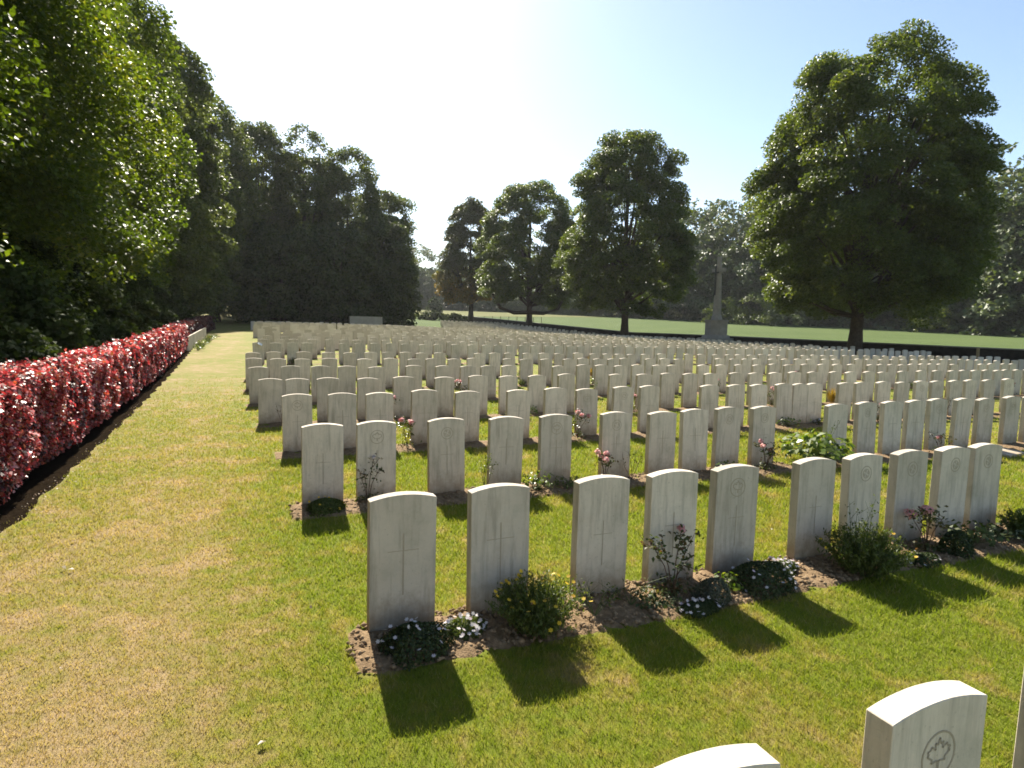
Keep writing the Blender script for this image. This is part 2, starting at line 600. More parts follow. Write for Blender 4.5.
def stone_mesh(n=10):
    import bmesh
    pts = stone_profile(n)
    bm = bmesh.new()
    a = [bm.verts.new((x, 0, z)) for x, z in pts]
    b = [bm.verts.new((x, ST, z)) for x, z in pts]
    k = len(pts)
    bm.faces.new(a); bm.faces.new(b[::-1])
    for i in range(k): bm.faces.new((a[(i + 1) % k], a[i], b[i], b[(i + 1) % k]))
    bmesh.ops.recalc_face_normals(bm, faces=bm.faces[:])
    ed = [e for e in bm.edges if len(e.link_faces) == 2 and e.calc_face_angle(0) > 1.0]
    bmesh.ops.bevel(bm, geom=ed, offset=.002, segments=1, affect='EDGES')
    me = bpy.data.meshes.new('headstone')
    bm.to_mesh(me); bm.free()
    me.materials.append(M_STONE)
    return me


ME_STONE = stone_mesh()


def ring(mb, cx, cz, r, w, n=26, y=-.0012):
    V, F = [], []
    for i in range(n):
        a = 2 * math.pi * i / n
        for rr in (r - w / 2, r + w / 2):
            V.append((cx + rr * math.cos(a), y, cz + rr * math.sin(a)))
            V.append((cx + rr * math.cos(a), y + .004, cz + rr * math.sin(a)))
    for i in range(n):
        j = (i + 1) % n
        F += [(4 * i, 4 * j, 4 * j + 2, 4 * i + 2), (4 * i, 4 * i + 1, 4 * j + 1, 4 * j), (4 * i + 2, 4 * j + 2, 4 * j + 3, 4 * i + 3)]
    mb.add(V, F)


def cross_mb(z0=.26, z1=.55, zc=.455, hw=.085, w=.008, fine=.004):
    m = MB()
    m.box(-w / 2, w / 2, -.0012, .004, z0, z1)
    m.box(-hw, -w / 2 - .0003, -.0010, .004, zc - fine / 2, zc + fine / 2)
    m.box(w / 2 + .0003, hw, -.0010, .004, zc - fine / 2, zc + fine / 2)
    return m


LEAF = [(0, 1), (.12, .62), (.32, .74), (.28, .36), (.62, .6), (.66, .42), (.92, .36), (.8, .2), (.92, .1), (.5, -.16), (.56, -.36), (.12, -.3), (.05, -.3), (.04, -.8)]


def outline(mb, pts, w, y=-.0012):
    n = len(pts)
    for i in range(n):
        (x0, z0), (x1, z1) = pts[i], pts[(i + 1) % n]
        d = math.hypot(x1 - x0, z1 - z0) + 1e-9
        px, pz = -(z1 - z0) / d * w / 2, (x1 - x0) / d * w / 2
        mb.add([(x0 + px, y, z0 + pz), (x1 + px, y, z1 + pz), (x1 - px, y, z1 - pz), (x0 - px, y, z0 - pz)], [(3, 2, 1, 0)])


def badge_mb(kind):
    m = MB()
    if kind == 'leaf':
        lf = LEAF + [(-x, z) for x, z in LEAF[::-1]][:-1]
        outline(m, [(x * .05, .63 + z * .05) for x, z in lf], .0055)
        ring(m, 0, .63, .066, .006)
    else:
        ring(m, 0, .63, .060, .006)
        ring(m, 0, .63, .036, .0045)
        for k in range(4):
            a = k * math.pi / 2 + .3
            outline(m, [(math.cos(a) * .012, .63 + math.sin(a) * .012), (math.cos(a + .4) * .03, .63 + math.sin(a + .4) * .03), (math.cos(a - .4) * .03, .63 + math.sin(a - .4) * .03)], .004)
    return m


def worn_lines_mb(sd):
    """worn inscription: nothing of it can be read, only short cut marks remain"""
    m = MB()
    r = random.Random(sd)
    for z in (.535, .51):
        x = -.11 + r.random() * .02
        while x < .11:
            l = r.uniform(.006, .014)
            m.box(x, x + .0022, -.0009, .003, z - l / 2, z + l / 2 * .6)
            x += r.uniform(.009, .02)
    return m


ENG = {}


def engrave(st, which):
    for wname in which:
        if wname not in ENG:
            mb = {'cross': lambda: cross_mb(), 'longcross': lambda: cross_mb(.20, .56, .46, .09, .009), 'tallcross': lambda: cross_mb(.2, .5, .41, .07, .007),
                  'leaf': lambda: badge_mb('leaf'), 'round': lambda: badge_mb('round')}[wname]()
            nm = 'engraved_badge' if wname in ('leaf', 'round') else 'engraved_cross'
            ob = mb.build(nm, M_CUTSHADE, st)
            ENG[wname] = ob.data
        else:
            nm = 'engraved_badge' if wname in ('leaf', 'round') else 'engraved_cross'
            ob = bpy.data.objects.new(nm, ENG[wname])
            C.objects.link(ob)
            ob.parent = st


ONES = ['', 'first', 'second', 'third', 'fourth', 'fifth', 'sixth', 'seventh', 'eighth', 'ninth', 'tenth', 'eleventh', 'twelfth', 'thirteenth', 'fourteenth',
        'fifteenth', 'sixteenth', 'seventeenth', 'eighteenth', 'nineteenth']
TENS = {20: 'twent', 30: 'thirt', 40: 'fort', 50: 'fift', 60: 'sixt'}


def nth(n):
    if n < 20: return ONES[n]
    d, u = n // 10 * 10, n % 10
    return TENS[d] + 'ieth' if u == 0 else TENS[d] + 'y-' + ONES[u]


r1 = [0.78298826, 1.38251611, 2.09318967, 2.65495364, 3.20079429, 3.98713384, 4.53103171, 5.06800322, 5.61363329, 6.08247382]
r2 = [0.62947351, 1.141044, 1.87101741, 2.52049831, 3.12903525, 3.9116324, 4.55654548, 5.05571063, 5.56221164, 6.15857808, 7.49, 8.09, 8.62, 9.11, 9.63, 10.2, 10.77, 11.46]
r3 = [0.58, 1.16, 1.68, 2.32, 2.98, 3.81, 4.46, 5.03, 5.7, 6.24, 7.52, 8.12, 8.67, 9.3, 9.685, 10.07, 10.87, 11.39, 12.0, 12.56, 13.18]
r4 = [0.31, 0.75, 1.27, 1.96, 2.61, 3.39, 4.08, 4.72, 5.35, 6.02, 7.21, 7.92, 8.55, 9.17, 9.76, 10.5, 11.08, 11.7, 12.33, 12.99, 13.7, 14.3, 14.95, 15.5, 16.3, 17.03, 17.67, 18.34, 18.86, 19.39, 19.9, 20.41, 20.86, 21.38]
r5 = [0.17, 0.8, 1.4, 1.95, 2.61, 3.44, 4.17, 4.76, 5.28, 5.83, 7.19, 7.87, 8.41, 8.99, 9.53, 10.17, 10.69, 11.72, 12.34, 13.03, 13.7, 14.3, 14.9, 15.6, 16.3, 16.93, 17.58, 18.45, 18.96, 19.45, 19.95, 20.42, 20.94, 21.43, 21.9, 22.59, 24.17, 24.72, 25.46]
r6 = [0.09, 0.64, 1.22, 1.88, 2.77, 3.46, 4.12, 4.64, 5.23, 5.81, 6.89, 7.44, 8.09, 8.83, 9.32, 9.87, 10.38, 10.84, 11.78, 12.33, 12.89, 14.57, 15.18, 15.72, 16.19]
r7 = [0.07, 0.64, 1.46, 2.16, 2.78, 3.4, 3.94, 4.48, 4.98, 5.58, 6.93, 7.47, 7.98, 8.66, 9.27, 9.85, 10.58, 11.24, 11.77, 12.28, 12.8]


def extend(r, end, rr):
    t = r[-1]
    out = list(r)
    while True:
        t += rr.choice([.5, .55, .58, .6, .62, .66, .72])
        if rr.random() < .05: t += .7
        if t > end: return out
        out.append(round(t, 3))


rr = random.Random(3)
r2 = extend(r2, 13.6, rr); r3 = extend(r3, 16.6, rr); r4 = extend(r4, 23.5, rr); r5 = extend(r5, 27.6, rr)
r6 = extend(r6, 32, rr); r7 = extend(r7, 34.5, rr)
rows = [(0.985, [0.9147, 1.6569, 2.345]), (3.384, r1), (6.087, r2), (8.72, r3), (11.3, r4), (13.9, r5), (16.5, r6), (19.1, r7)]
o = 24.3
tl = [.3, .5, .75, .9, 1.3, .6, .95, .4, 1.1, .7, 1.4, .5, .9, .3, .8, .8] + [.9] * 8
k = 0
while o < 63:
    rows.append((round(o, 2), extend([tl[k]], 37.6, rr)))
    o += 2.6
    k += 1

while o < 97:                                          # behind the memorial block the rows carry on beside the wall only
    rows.append((round(o, 2), extend([19 + (o - 63) * .28], 37.6, rr)))
    o += 2.6

# all graves, nearest first; 300 are things of their own, the rest of the far rows is one object
allst = []
for ri, (o, ts) in enumerate(rows):
    for si, t in enumerate(ts):
        x, y = XY(o, t)
        if abs(x) / max(y, .1) > .92 and ri > 0: continue
        allst.append((float(math.hypot(x, y)), ri, si, o, t))
allst.sort()
SPECIAL = {
    (1, 0): ('large headstone with engraved cross behind a dark flower mound, leftmost of the nearest full row', ['longcross']),
    (1, 1): ('headstone with engraved cross behind the yellow flowering bush in the nearest full row', ['longcross']),
    (1, 2): ('headstone with thin cross standing behind bare soil, right of the yellow bush', ['tallcross']),
    (1, 3): ('headstone behind rose twigs and a grey cushion plant in the nearest full row', ['tallcross']),
    (1, 4): ('headstone with leaf badge and cross behind mound of white flowers', ['leaf', 'tallcross']),
    (1, 5): ('headstone left of the big green bush in the nearest full row, gap on its left', ['tallcross']),
    (1, 6): ('headstone with round badge directly behind the big green bush', ['round']),
    (1, 7): ('headstone left of pale pink roses in nearest full row, with round badge', ['round']),
    (1, 8): ('headstone second from right in the nearest full row, behind low dark leaves', ['round']),
    (1, 9): ('rightmost headstone of the nearest full row, almost touching its left neighbour', ['round']),
    (2, 0): ('headstone with engraved cross behind low yellowish plants, leftmost of second full row', ['tallcross']),
    (2, 1): ('headstone with leaf badge behind dark red rose twigs in second full row', ['leaf', 'tallcross']),
    (0, 0): ('white headstone top cut off by the bottom edge of the photo', ['round']),
    (0, 1): ('large headstone with leaf badge at bottom right corner, nearest to the camera', ['leaf']),
    (0, 2): ('headstone of which only a sliver shows at the right edge, bottom corner', []),
}
ROWN = ['bottom corner row', 'nearest full row', 'second full row', 'third full row', 'fourth full row', 'fifth full row', 'sixth full row', 'seventh full row',
        'first row past the cross path', 'second row past the cross path', 'third row past the cross path', 'fourth row past the cross path']
GR = 'headstones standing in rows on the lawn'
STONES = {}
rest = []
for n, (d, ri, si, o, t) in enumerate(allst):
    if n >= 300:
        rest.append((o, t)); continue
    ob = bpy.data.objects.new('headstone', ME_STONE)
    C.objects.link(ob)
    j = random.Random(ri * 100 + si)
    ob.location = PT(o, t)
    lean = .012 if ri < 2 else .02
    ob.rotation_euler = (j.gauss(0, lean * .6), j.gauss(0, lean * .5), A + j.gauss(0, .012))
    ob.scale = (1, 1, 1 + (j.gauss(0, .012) if ri > 1 else 0))
    STONES[(ri, si)] = ob
    if (ri, si) in SPECIAL:
        lab, eng = SPECIAL[(ri, si)]
    else:
        eng = []
        if ri in (2, 3):
            eng = j.choice([['tallcross'], ['cross'], ['round'], ['leaf', 'tallcross'], ['cross'], ['round', 'tallcross']])
        adj = {2: 'pale arched headstone', 3: 'weathered arched headstone', 4: 'arched stone', 5: 'small looking headstone'}.get(ri, 'distant headstone')
        lab = '%s, %s from left in the %s' % (adj, nth(si + 1), ROWN[ri])
    tag(ob, lab, 'headstone', GR)
    engrave(ob, eng)

# the remaining far stones as one object
prof = np.array(stone_profile(6))
kf = len(prof)
fr = np.concatenate([np.stack([prof[:, 0], np.zeros(kf), prof[:, 1]], 1), np.stack([prof[:, 0], np.full(kf, ST), prof[:, 1]], 1)])
vs, fs, fr_ = [], [], []
for i, (o, t) in enumerate(rest):
    a = A + random.gauss(0, .015)
    p = PT(o, t)
    ca, sa = math.cos(a), math.sin(a)
    q = np.stack([fr[:, 0] * ca - fr[:, 1] * sa + p.x, fr[:, 0] * sa + fr[:, 1] * ca + p.y, fr[:, 2] * random.gauss(1, .03) + p.z], 1)
    fr_ += [random.random()] * (2 * kf)
    b = i * 2 * kf
    vs.append(q)
    fs.append(tuple(b + k for k in range(kf)))
    fs.append(tuple(b + kf + k for k in range(kf))[::-1])
    for k in range(kf): fs.append((b + (k + 1) % kf, b + k, b + kf + k, b + kf + (k + 1) % kf))
tag(mk('far_headstones', np.concatenate(vs), fs, M_FARROW, rnd=fr_), 'far rows of pale headstones merging into one mass towards the trees', 'headstones', None, 'stuff')

# joined headstones set along the hedge, in four close runs
hs0 = [30.75 + .384 * k for k in range(7)] + [33.75 + .384 * k for k in range(13)] + [39.0 + .384 * k for k in range(3)] + [40.45, 40.834]
for n, o in enumerate(hs0):
    ob = bpy.data.objects.new('headstone', ME_STONE)
    C.objects.link(ob)
    ob.location = PT(o, -2.45 + (o - 30.5) * .008, -.14)
    ob.rotation_euler = (0, 0, A + math.pi / 2 - .09)
    run = 0 if n < 7 else 1 if n < 20 else 2 if n < 23 else 3
    tag(ob, 'pale headstone in the touching line along the hedge, %s from the near end' % nth(n + 1), 'headstone', 'headstones set along the hedge')


# ------------------------------------------------------------------ soil beds
def soil_bed(o, t0, t1, step, name='soil_bed'):
    a = np.arange(t0, t1 + step, step)
    b = np.linspace(-.49, .13, 9 if step < .1 else 5)
    Tq, Bq = np.meshgrid(a, b, indexing='ij')
    rg = np.random.default_rng(int(o * 10))
    wob = np.zeros_like(Tq)
    for f in (2.1, 4.7, 9.3):
        wob += np.sin(Tq * f + rg.random() * 6) * .02 / f * 3
    edge = (np.abs(Bq + .18) / .31)
    Oq = o + Bq + wob * edge * np.sign(Bq + .18) * .8
    h = .004 * (1 - edge ** 4) + rg.normal(size=Tq.shape) * .009
    h[:, 0] = -.035; h[:, -1] = -.035
    h[0, :] = -.035; h[-1, :] = -.035
    X_, Y_ = XY(Oq, Tq)
    V = np.stack([X_, Y_, Hg(Oq, Tq) + h + .009], -1).reshape(-1, 3)
    p, q = Tq.shape
    ii = np.arange(p * q).reshape(p, q)
    F = np.stack([ii[:-1, :-1], ii[:-1, 1:], ii[1:, 1:], ii[1:, :-1]], -1).reshape(-1, 4)[:, ::-1]
    return tag(mk(name, V, F, M_SOIL, smooth=step < .1), None, None, None, 'structure')


for ri, (o, ts) in enumerate(rows[:12]):
    t0, t1 = ts[0] - .33, ts[-1] + .3
    if ri == 0: t0, t1 = .5, 3.2
    if ri in (2, 3, 4, 5, 6, 7):
        # the beds stop at the cross aisle
        cut = 6.75
        soil_bed(o, t0, cut - .2, .045 if ri < 4 else .12)
        soil_bed(o + .001, cut + .2, t1, .06 if ri < 4 else .15)
    else:
        soil_bed(o, t0, t1, .04 if ri < 2 else .2)
# clods and crumbs on the two nearest beds
def clods(o, t0, t1, n, rg, name):
    P = np.stack(XY(o + rg.uniform(-.44, .1, n), rg.uniform(t0, t1, n)), 1)
    base = np.array([(1, 0, 0), (-1, 0, 0), (0, 1, 0), (0, -1, 0), (0, 0, 1), (0, 0, -1)], float)
    fc = np.array([(0, 2, 4), (2, 1, 4), (1, 3, 4), (3, 0, 4), (2, 0, 5), (1, 2, 5), (3, 1, 5), (0, 3, 5)])
    s = rg.uniform(.006, .024, n) * rg.uniform(.6, 1.2, n)
    V = base[None] * s[:, None, None] * rg.uniform(.6, 1.3, (n, 6, 3))
    V[:, :, 0] += P[:, 0, None]; V[:, :, 1] += P[:, 1, None]; V[:, :, 2] = V[:, :, 2] * .8 + .016
    F = (fc[None] + (np.arange(n) * 6)[:, None, None]).reshape(-1, 3)
    return tag(mk(name, V.reshape(-1, 3), F, M_CLOD), 'loose clods and crumbs of soil in the bed', 'soil', None, 'stuff')


clods(3.384, .46, 6.9, 2600, np.random.default_rng(5), 'soil_clods')
clods(6.087, .3, 6.5, 1500, np.random.default_rng(6), 'soil_clods')


# ------------------------------------------------------------------ grass blades of the near lawn
def grass_blades(n):
    rg = np.random.default_rng(11)
    d0, d1 = 1.7, 22.0
    # density constant to 3.2 m then falling with the square of the distance
    dk = 3.2
    a1 = (dk ** 2 - d0 ** 2) / 2
    a2 = dk ** 2 * math.log(d1 / dk)
    u = rg.random(n) * (a1 + a2)
    d = np.where(u < a1, np.sqrt(d0 ** 2 + 2 * np.minimum(u, a1)), dk * np.exp((u - a1) / dk ** 2))
    th = rg.uniform(-.95, 1.15, n)
    x, y = d * np.sin(th), d * np.cos(th)
    o_, t_ = OT(x, y)
    keep = rg.random(n) > ss(d, 9.0, 21.5)
    for ri, (ro, ts) in enumerate(rows[:8]):
        lo = ts[0] - .33 if ri else .5
        inb = (o_ > ro - .46) & (o_ < ro + .10) & (t_ > lo + .02) & (t_ < ts[-1] + .3)
        if ri >= 2: inb &= ~((t_ > 6.56) & (t_ < 6.94))
        keep &= ~inb
    hedge_t = -1.94 - (o_ - 5) * .022 + .14
    keep &= t_ > hedge_t + rg.normal(size=n) * .04
    x, y, d, o_, t_ = x[keep], y[keep], d[keep], o_[keep], t_[keep]
    m = len(x)
    z = Hg(o_, t_)
    lush = ss(t_, -.6, .9)
    h = rg.uniform(.012, .030, m) * (.75 + .5 * lush) * np.clip(d / 4, 1, 1.6)
    wd = .0016 * np.clip(d / 2.6, 1, 6) * rg.uniform(.7, 1.4, m)
    a = rg.random(m) * 2 * math.pi
    la = rg.random(m) * 2 * math.pi
    ln = rg.uniform(.2, 1.1, m) * h
    V = np.empty((m, 3, 3))
    V[:, 0] = np.stack([x - np.cos(a) * wd, y - np.sin(a) * wd, z - .003], 1)
    V[:, 1] = np.stack([x + np.cos(a) * wd, y + np.sin(a) * wd, z - .003], 1)
    V[:, 2] = np.stack([x + np.cos(la) * ln, y + np.sin(la) * ln, z + h], 1)
    F = np.arange(3 * m).reshape(m, 3)
    tag(mk('grass', V.reshape(-1, 3), F, M_BLADE, rnd=np.repeat(rg.random(m), 3)), 'short mown grass of the lawn', 'grass', None, 'stuff')


grass_blades(650000)


# fallen leaves and scraps on the lawn
def litter():
    rg = np.random.default_rng(21)
    n = 80
    o_ = rg.uniform(.8, 16, n) ** 1.0
    t_ = rg.uniform(-1.8, .35, n)
    n2 = 24
    o_ = np.concatenate([o_, rg.uniform(.5, 9, n2), [2.59, 4.95, 5.0]])
    t_ = np.concatenate([t_, rg.uniform(.3, 6, n2), [.02, -1.15, -1.2]])
    n3 = 420
    oh = rg.uniform(.8, 5.5, n3) ** 1.55 + 1
    o_ = np.concatenate([oh, o_])
    t_ = np.concatenate([-1.94 - (oh - 5) * .022 + .12 + rg.normal(size=n3) * .10, t_])
    bed = np.zeros(len(o_), bool)
    for ro, ts in rows[1:6]: bed |= (o_ > ro - .5) & (o_ < ro + .15) & (t_ > ts[0] - .4)
    o_, t_ = o_[~bed], t_[~bed]
    x, y = XY(o_, t_)
    s = rg.uniform(.012, .026, len(x)); s[-3:] = .04
    cen = np.stack([x, y, Hg(o_, t_) + .022], 1)
    nr = rg.normal(size=cen.shape) * .45 + np.array([0, 0, 1.])
    V, F = leaf_mesh(cen, nr, s, s * .7, rg, .25)
    rnd = rg.random(len(x)); rnd[-3:] = .95
    tag(mk('fallen_leaves', V, F, M_LITTER, rnd=np.repeat(rnd, 4)), 'small dry fallen leaves scattered over the lawn', 'leaves', None, 'stuff')


litter()


# ------------------------------------------------------------------ red hedge
def hedge():
    root = empty('red_hedge', PT(5, -2.0))
    inv = -root.location
    rg = np.random.default_rng(4)
    cen, nr, sz = [], [], []

    def tface(o): return -1.94 - (o - 5) * .022
    # leaf skin: face, top and near edge, thinner and larger with distance
    o0, o1 = 1.0, 30.3
    n = 112000
    u = rg.random(n)
    o_ = np.exp(np.log(o0 + 3) + u * (np.log(o1 + 3) - np.log(o0 + 3))) - 3
    part = rg.random(n)
    fz = rg.random(n) ** .85
    hs2 = np.modf(np.abs(np.sin(np.floor(o_ / .17) * 12.9 + np.floor(fz / .12) * 78.2) * 43758.5))[0]
    bul = .017 * np.sin(o_ * 2.3 + np.sin(o_ * .7)) + .014 * np.sin(o_ * 5.1 + 2) + (hs2 - .5) * .10 + .012 * np.sin(fz * 7 + o_ * 3 + 2 * np.sin(o_))
    hs2 = np.modf(np.abs(np.sin(np.floor(o_ / .17) * 12.9 + np.floor(fz / .12) * 78.2) * 43758.5))[0]
    topz = 1.06 + .05 * hs2 + .035 * np.sin(o_ * 1.7) + .03 * np.sin(o_ * 4.3 + 1) + rg.normal(size=n) * .03
    face = part < .66
    z = np.where(face, .12 + fz * (topz - .12), topz + rg.normal(size=n) * .025)
    under = np.clip((.4 - z) / .4, 0, 1) ** 2 * .14          # the face tucks in at its foot
    t_ = np.where(face, tface(o_) + bul - under - np.abs(rg.normal(size=n)) * .07, tface(o_) - rg.random(n) * .58)
    x, y = XY(o_, t_)
    cen = np.stack([x, y, Hg(o_, t_) + z], 1)
    fn = np.where(face[:, None], np.array([CA, SA, .75]), np.array([.15, .1, 1.0]))
    nr = fn + rg.normal(size=cen.shape) * .55
    s = .046 * np.clip((o_ + 1) / 9, 1, 3.0) * rg.uniform(.7, 1.35, n)
    # stray shoots on top
    V, F = leaf_mesh(cen, nr, s, s * .72, rg, .12)
    pat = .43 + .14 * np.sin(o_ * 2.1 + 3 * np.sin(o_ * .8) + z * 2.5) + .12 * np.sin(o_ * 7.3 + z * 6 + 1 + 2 * np.sin(o_ * 1.7)) + .10 * np.sin(o_ * 17 + z * 13)
    cell = (np.floor(o_ / .13) * 73.1 + np.floor((z + .03 * np.sin(o_ * 9)) / .11) * 19.7 + np.floor(t_ / .2) * 7.3)
    hsh = np.modf(np.abs(np.sin(cell) * 43758.5))[0]
    toplit = np.clip((z - .75) / .4, 0, 1) * .14                # sun glare along the top, put into the leaf colour
    rnd = np.clip(pat + .02 + toplit + (hsh - .5) * .55 + rg.normal(size=n) * .22, 0, 1)
    mk('hedge_leaves', V + np.array(inv), F, M_RED, root, rnd=np.repeat(rnd, 4))
    # woody core
    mb = MB()
    os_ = np.arange(o0, o1 + .5, 1.0)
    V, F = [], []
    for i, o in enumerate(os_):
        for (dt, zz) in ((-.30, .02), (-.13, .5), (-.12, .94), (-.5, .94), (-.5, .02)):
            p = PT(o, tface(o) + dt + .04 * math.sin(o * 3 + zz * 5), zz)
            V.append(p + inv)
    for i in range(len(os_) - 1):
        for k in range(5):
            F.append((5 * i + k, 5 * i + (k + 1) % 5, 5 * i + 5 + (k + 1) % 5, 5 * i + 5 + k))
    F += [(0, 1, 2, 3, 4), tuple(5 * (len(os_) - 1) + k for k in (4, 3, 2, 1, 0))]
    mb.add(V, F)
    mb.build('hedge_branches', plain('hedge twig core', (.02, .010, .010), (.055, .022, .02), 14, .95, .03, .1), root)
    tag(root, 'long clipped hedge of red and purple leaves along the left side', 'hedge')
    # bare soil under it, the shade at the hedge foot in its colour
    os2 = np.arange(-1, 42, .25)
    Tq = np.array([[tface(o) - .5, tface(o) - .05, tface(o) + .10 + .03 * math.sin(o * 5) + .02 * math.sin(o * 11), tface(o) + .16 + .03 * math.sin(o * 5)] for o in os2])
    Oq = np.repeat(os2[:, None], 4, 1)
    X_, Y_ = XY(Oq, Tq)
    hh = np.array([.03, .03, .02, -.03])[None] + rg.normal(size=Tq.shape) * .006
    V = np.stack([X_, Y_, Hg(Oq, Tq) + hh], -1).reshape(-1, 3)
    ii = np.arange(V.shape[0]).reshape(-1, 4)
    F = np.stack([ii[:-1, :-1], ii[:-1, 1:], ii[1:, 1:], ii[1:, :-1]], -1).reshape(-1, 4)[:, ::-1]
    tag(mk('hedge_soil', V, F, M_SOILSHADE), None, None, None, 'structure')
    # the hedge beyond the joined stones; tree shade is put into its darker leaf colours
    root2 = empty('dark_hedge', PT(42, -3.0))
    inv2 = np.array(-root2.location)
    n = 9000
    o_ = rg.uniform(30.3, 60, n)
    face = rg.random(n) < .6
    z = np.where(face, rg.random(n) * 1.05, 1.02 + rg.normal(size=n) * .05)
    t_ = np.where(face, -2.72 - np.abs(rg.normal(size=n)) * .1, -2.72 - rg.random(n) * .7)
    x, y = XY(o_, t_)
    cen = np.stack([x, y, Hg(o_, t_) + z], 1)
    V, F = leaf_mesh(cen, rg.normal(size=cen.shape) * .6 + np.array([CA, SA, .6]), .16, .12, rg)
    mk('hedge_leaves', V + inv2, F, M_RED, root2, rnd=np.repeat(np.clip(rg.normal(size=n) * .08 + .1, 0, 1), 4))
    mb = MB()
    V, F = [], []
    os_ = np.arange(30.5, 60, 2)
    for o in os_:
        for dt, zz in ((-.12, 0), (-.12, .95), (-.6, .95), (-.6, 0)):
            V.append(PT(o, -2.72 + dt, zz) - root2.location)
    for i in range(len(os_) - 1):
        for k in range(4): F.append((4 * i + k, 4 * i + (k + 1) % 4, 4 * i + 4 + (k + 1) % 4, 4 * i + 4 + k))
    mb.add(V, F).build('hedge_branches', bpy.data.materials['hedge twig core'], root2)
    tag(root2, 'dark end of the hedge in tree shade beyond the joined slabs', 'hedge')


hedge()


# ------------------------------------------------------------------ bed plants
def plant_root(name): return empty(name, (0, 0, 0))


def dome(rg, n, rx, ry, h, leaf, zlow=.0, fill=.75):
    th = rg.random(n) * 2 * math.pi
    cz = rg.random(n)
    rr_ = np.sqrt(1 - cz ** 2) * (fill + (1 - fill) * rg.random(n))
    lum = 1 + .14 * np.sin(3 * th + 1) + .1 * np.sin(5 * th)
    d = np.stack([rr_ * np.cos(th) * lum, rr_ * np.sin(th) * lum, cz], 1)
    P = d * np.array([rx, ry, h]) + np.array([0, 0, zlow])
    return P, d


FL_SPLIT = [True]          # near plants: every flower head is a part of its own


def flowers(rg, P, size, mat, parent, name='flower_heads', petals=6):
    n = len(P)
    nr = rg.normal(size=(n, 3)) * .4 + np.array([0, -.3, 1.0])
    nr /= np.linalg.norm(nr, axis=1, keepdims=True)
    a = np.cross(nr, rg.normal(size=(n, 3))); a /= np.linalg.norm(a, axis=1, keepdims=True)
    b = np.cross(nr, a)
    ang = np.arange(petals * 2) * math.pi / petals
    rad = np.where(np.arange(petals * 2) % 2 == 0, 1.0, .62)
    V = P[:, None] + size * rad[None, :, None] * (a[:, None] * np.cos(ang)[None, :, None] + b[:, None] * np.sin(ang)[None, :, None]) + nr[:, None] * (size * .35 * (rad[None, :, None] - .6))
    cV = P[:, None]
    V = np.concatenate([V, cV], 1)
    k = petals * 2
    f = np.array([(i, (i + 1) % k, k) for i in range(k)])
    F = (f[None] + (np.arange(n) * (k + 1))[:, None, None]).reshape(-1, 3)
    if not FL_SPLIT[0]:
        return mk(name, V.reshape(-1, 3), F, mat, parent, rnd=np.repeat(rg.random(n), k + 1))
    for i in range(n):
        mk('flower_head', V[i], f, mat, parent, rnd=np.full(k + 1, rg.random()))


def make_mound(rg, rx=.22, ry=.16, h=.13, fl=24, fmat=None, lmat=None, name='flower_mound', leaf=.022, n=2600):
    root = plant_root(name)
    P, d = dome(rg, n, rx, ry, h, leaf)
    V, F = leaf_mesh(P, d + rg.normal(size=P.shape) * .6, leaf, leaf * .5, rg)
    mk('foliage', V, F, lmat or M_MOUND, root, rnd=np.repeat(rg.random(n), 4))
    if fl:
        Q, dq = dome(rg, fl, rx * 1.02, ry * 1.02, h * 1.1, 0, .012, .95)
        flowers(rg, Q, .0135, fmat or M_WHITEF, root)
    return root


def make_bush(rg, r=.24, h=.34, nst=110, fmat=M_YELLOWF, fl=30, lmat=None, name='flowering_bush', leaf=.03, per=30, spread=.85):
    root = plant_root(name)
    mb = MB()
    cen, nr, tg, tips = [], [], [], []
    for i in range(nst):
        a = rg.random() * 2 * math.pi
        q = math.sqrt(rg.random())
        b0 = np.array([math.cos(a) * q * r * .35, math.sin(a) * q * r * .35, 0])
        tip = np.array([math.cos(a) * q * r * (spread + .3 * rg.random()), math.sin(a) * q * r * (spread + .3 * rg.random()), h * (1 - .45 * q * q) * rg.uniform(.75, 1.08)])
        mid = (b0 + tip) / 2 + np.array([0, 0, h * .08])
        if i % 2 == 0: mb.tube([b0, mid, tip], [.003, .0025, .001], 4, False)
        f = rg.uniform(.15, 1.0, per)[:, None]
        c = (1 - f) ** 2 * b0 + 2 * f * (1 - f) * mid + f ** 2 * tip + rg.normal(size=(per, 3)) * .010
        cen.append(c)
        dd = rg.normal(size=(per, 3)) * .6 + np.array([0, 0, .8])
        tg.append(dd); nr.append(rg.normal(size=(per, 3)))
        tips.append(tip)
    cen = np.concatenate(cen)
    V, F = leaf_mesh(cen, np.concatenate(nr), leaf * rg.uniform(.7, 1.3, len(cen)), leaf * .3, rg, .1, np.concatenate(tg))
    mk('foliage', V, F, lmat or M_BUSH, root, rnd=np.repeat(rg.random(len(cen)), 4))
    mb.build('stems', M_STEM, root)
    if fl:
        tips = np.array(tips)
        flowers(rg, tips[rg.permutation(len(tips))[:fl]] + np.array([0, 0, .008]), .0145, fmat, root)
    return root


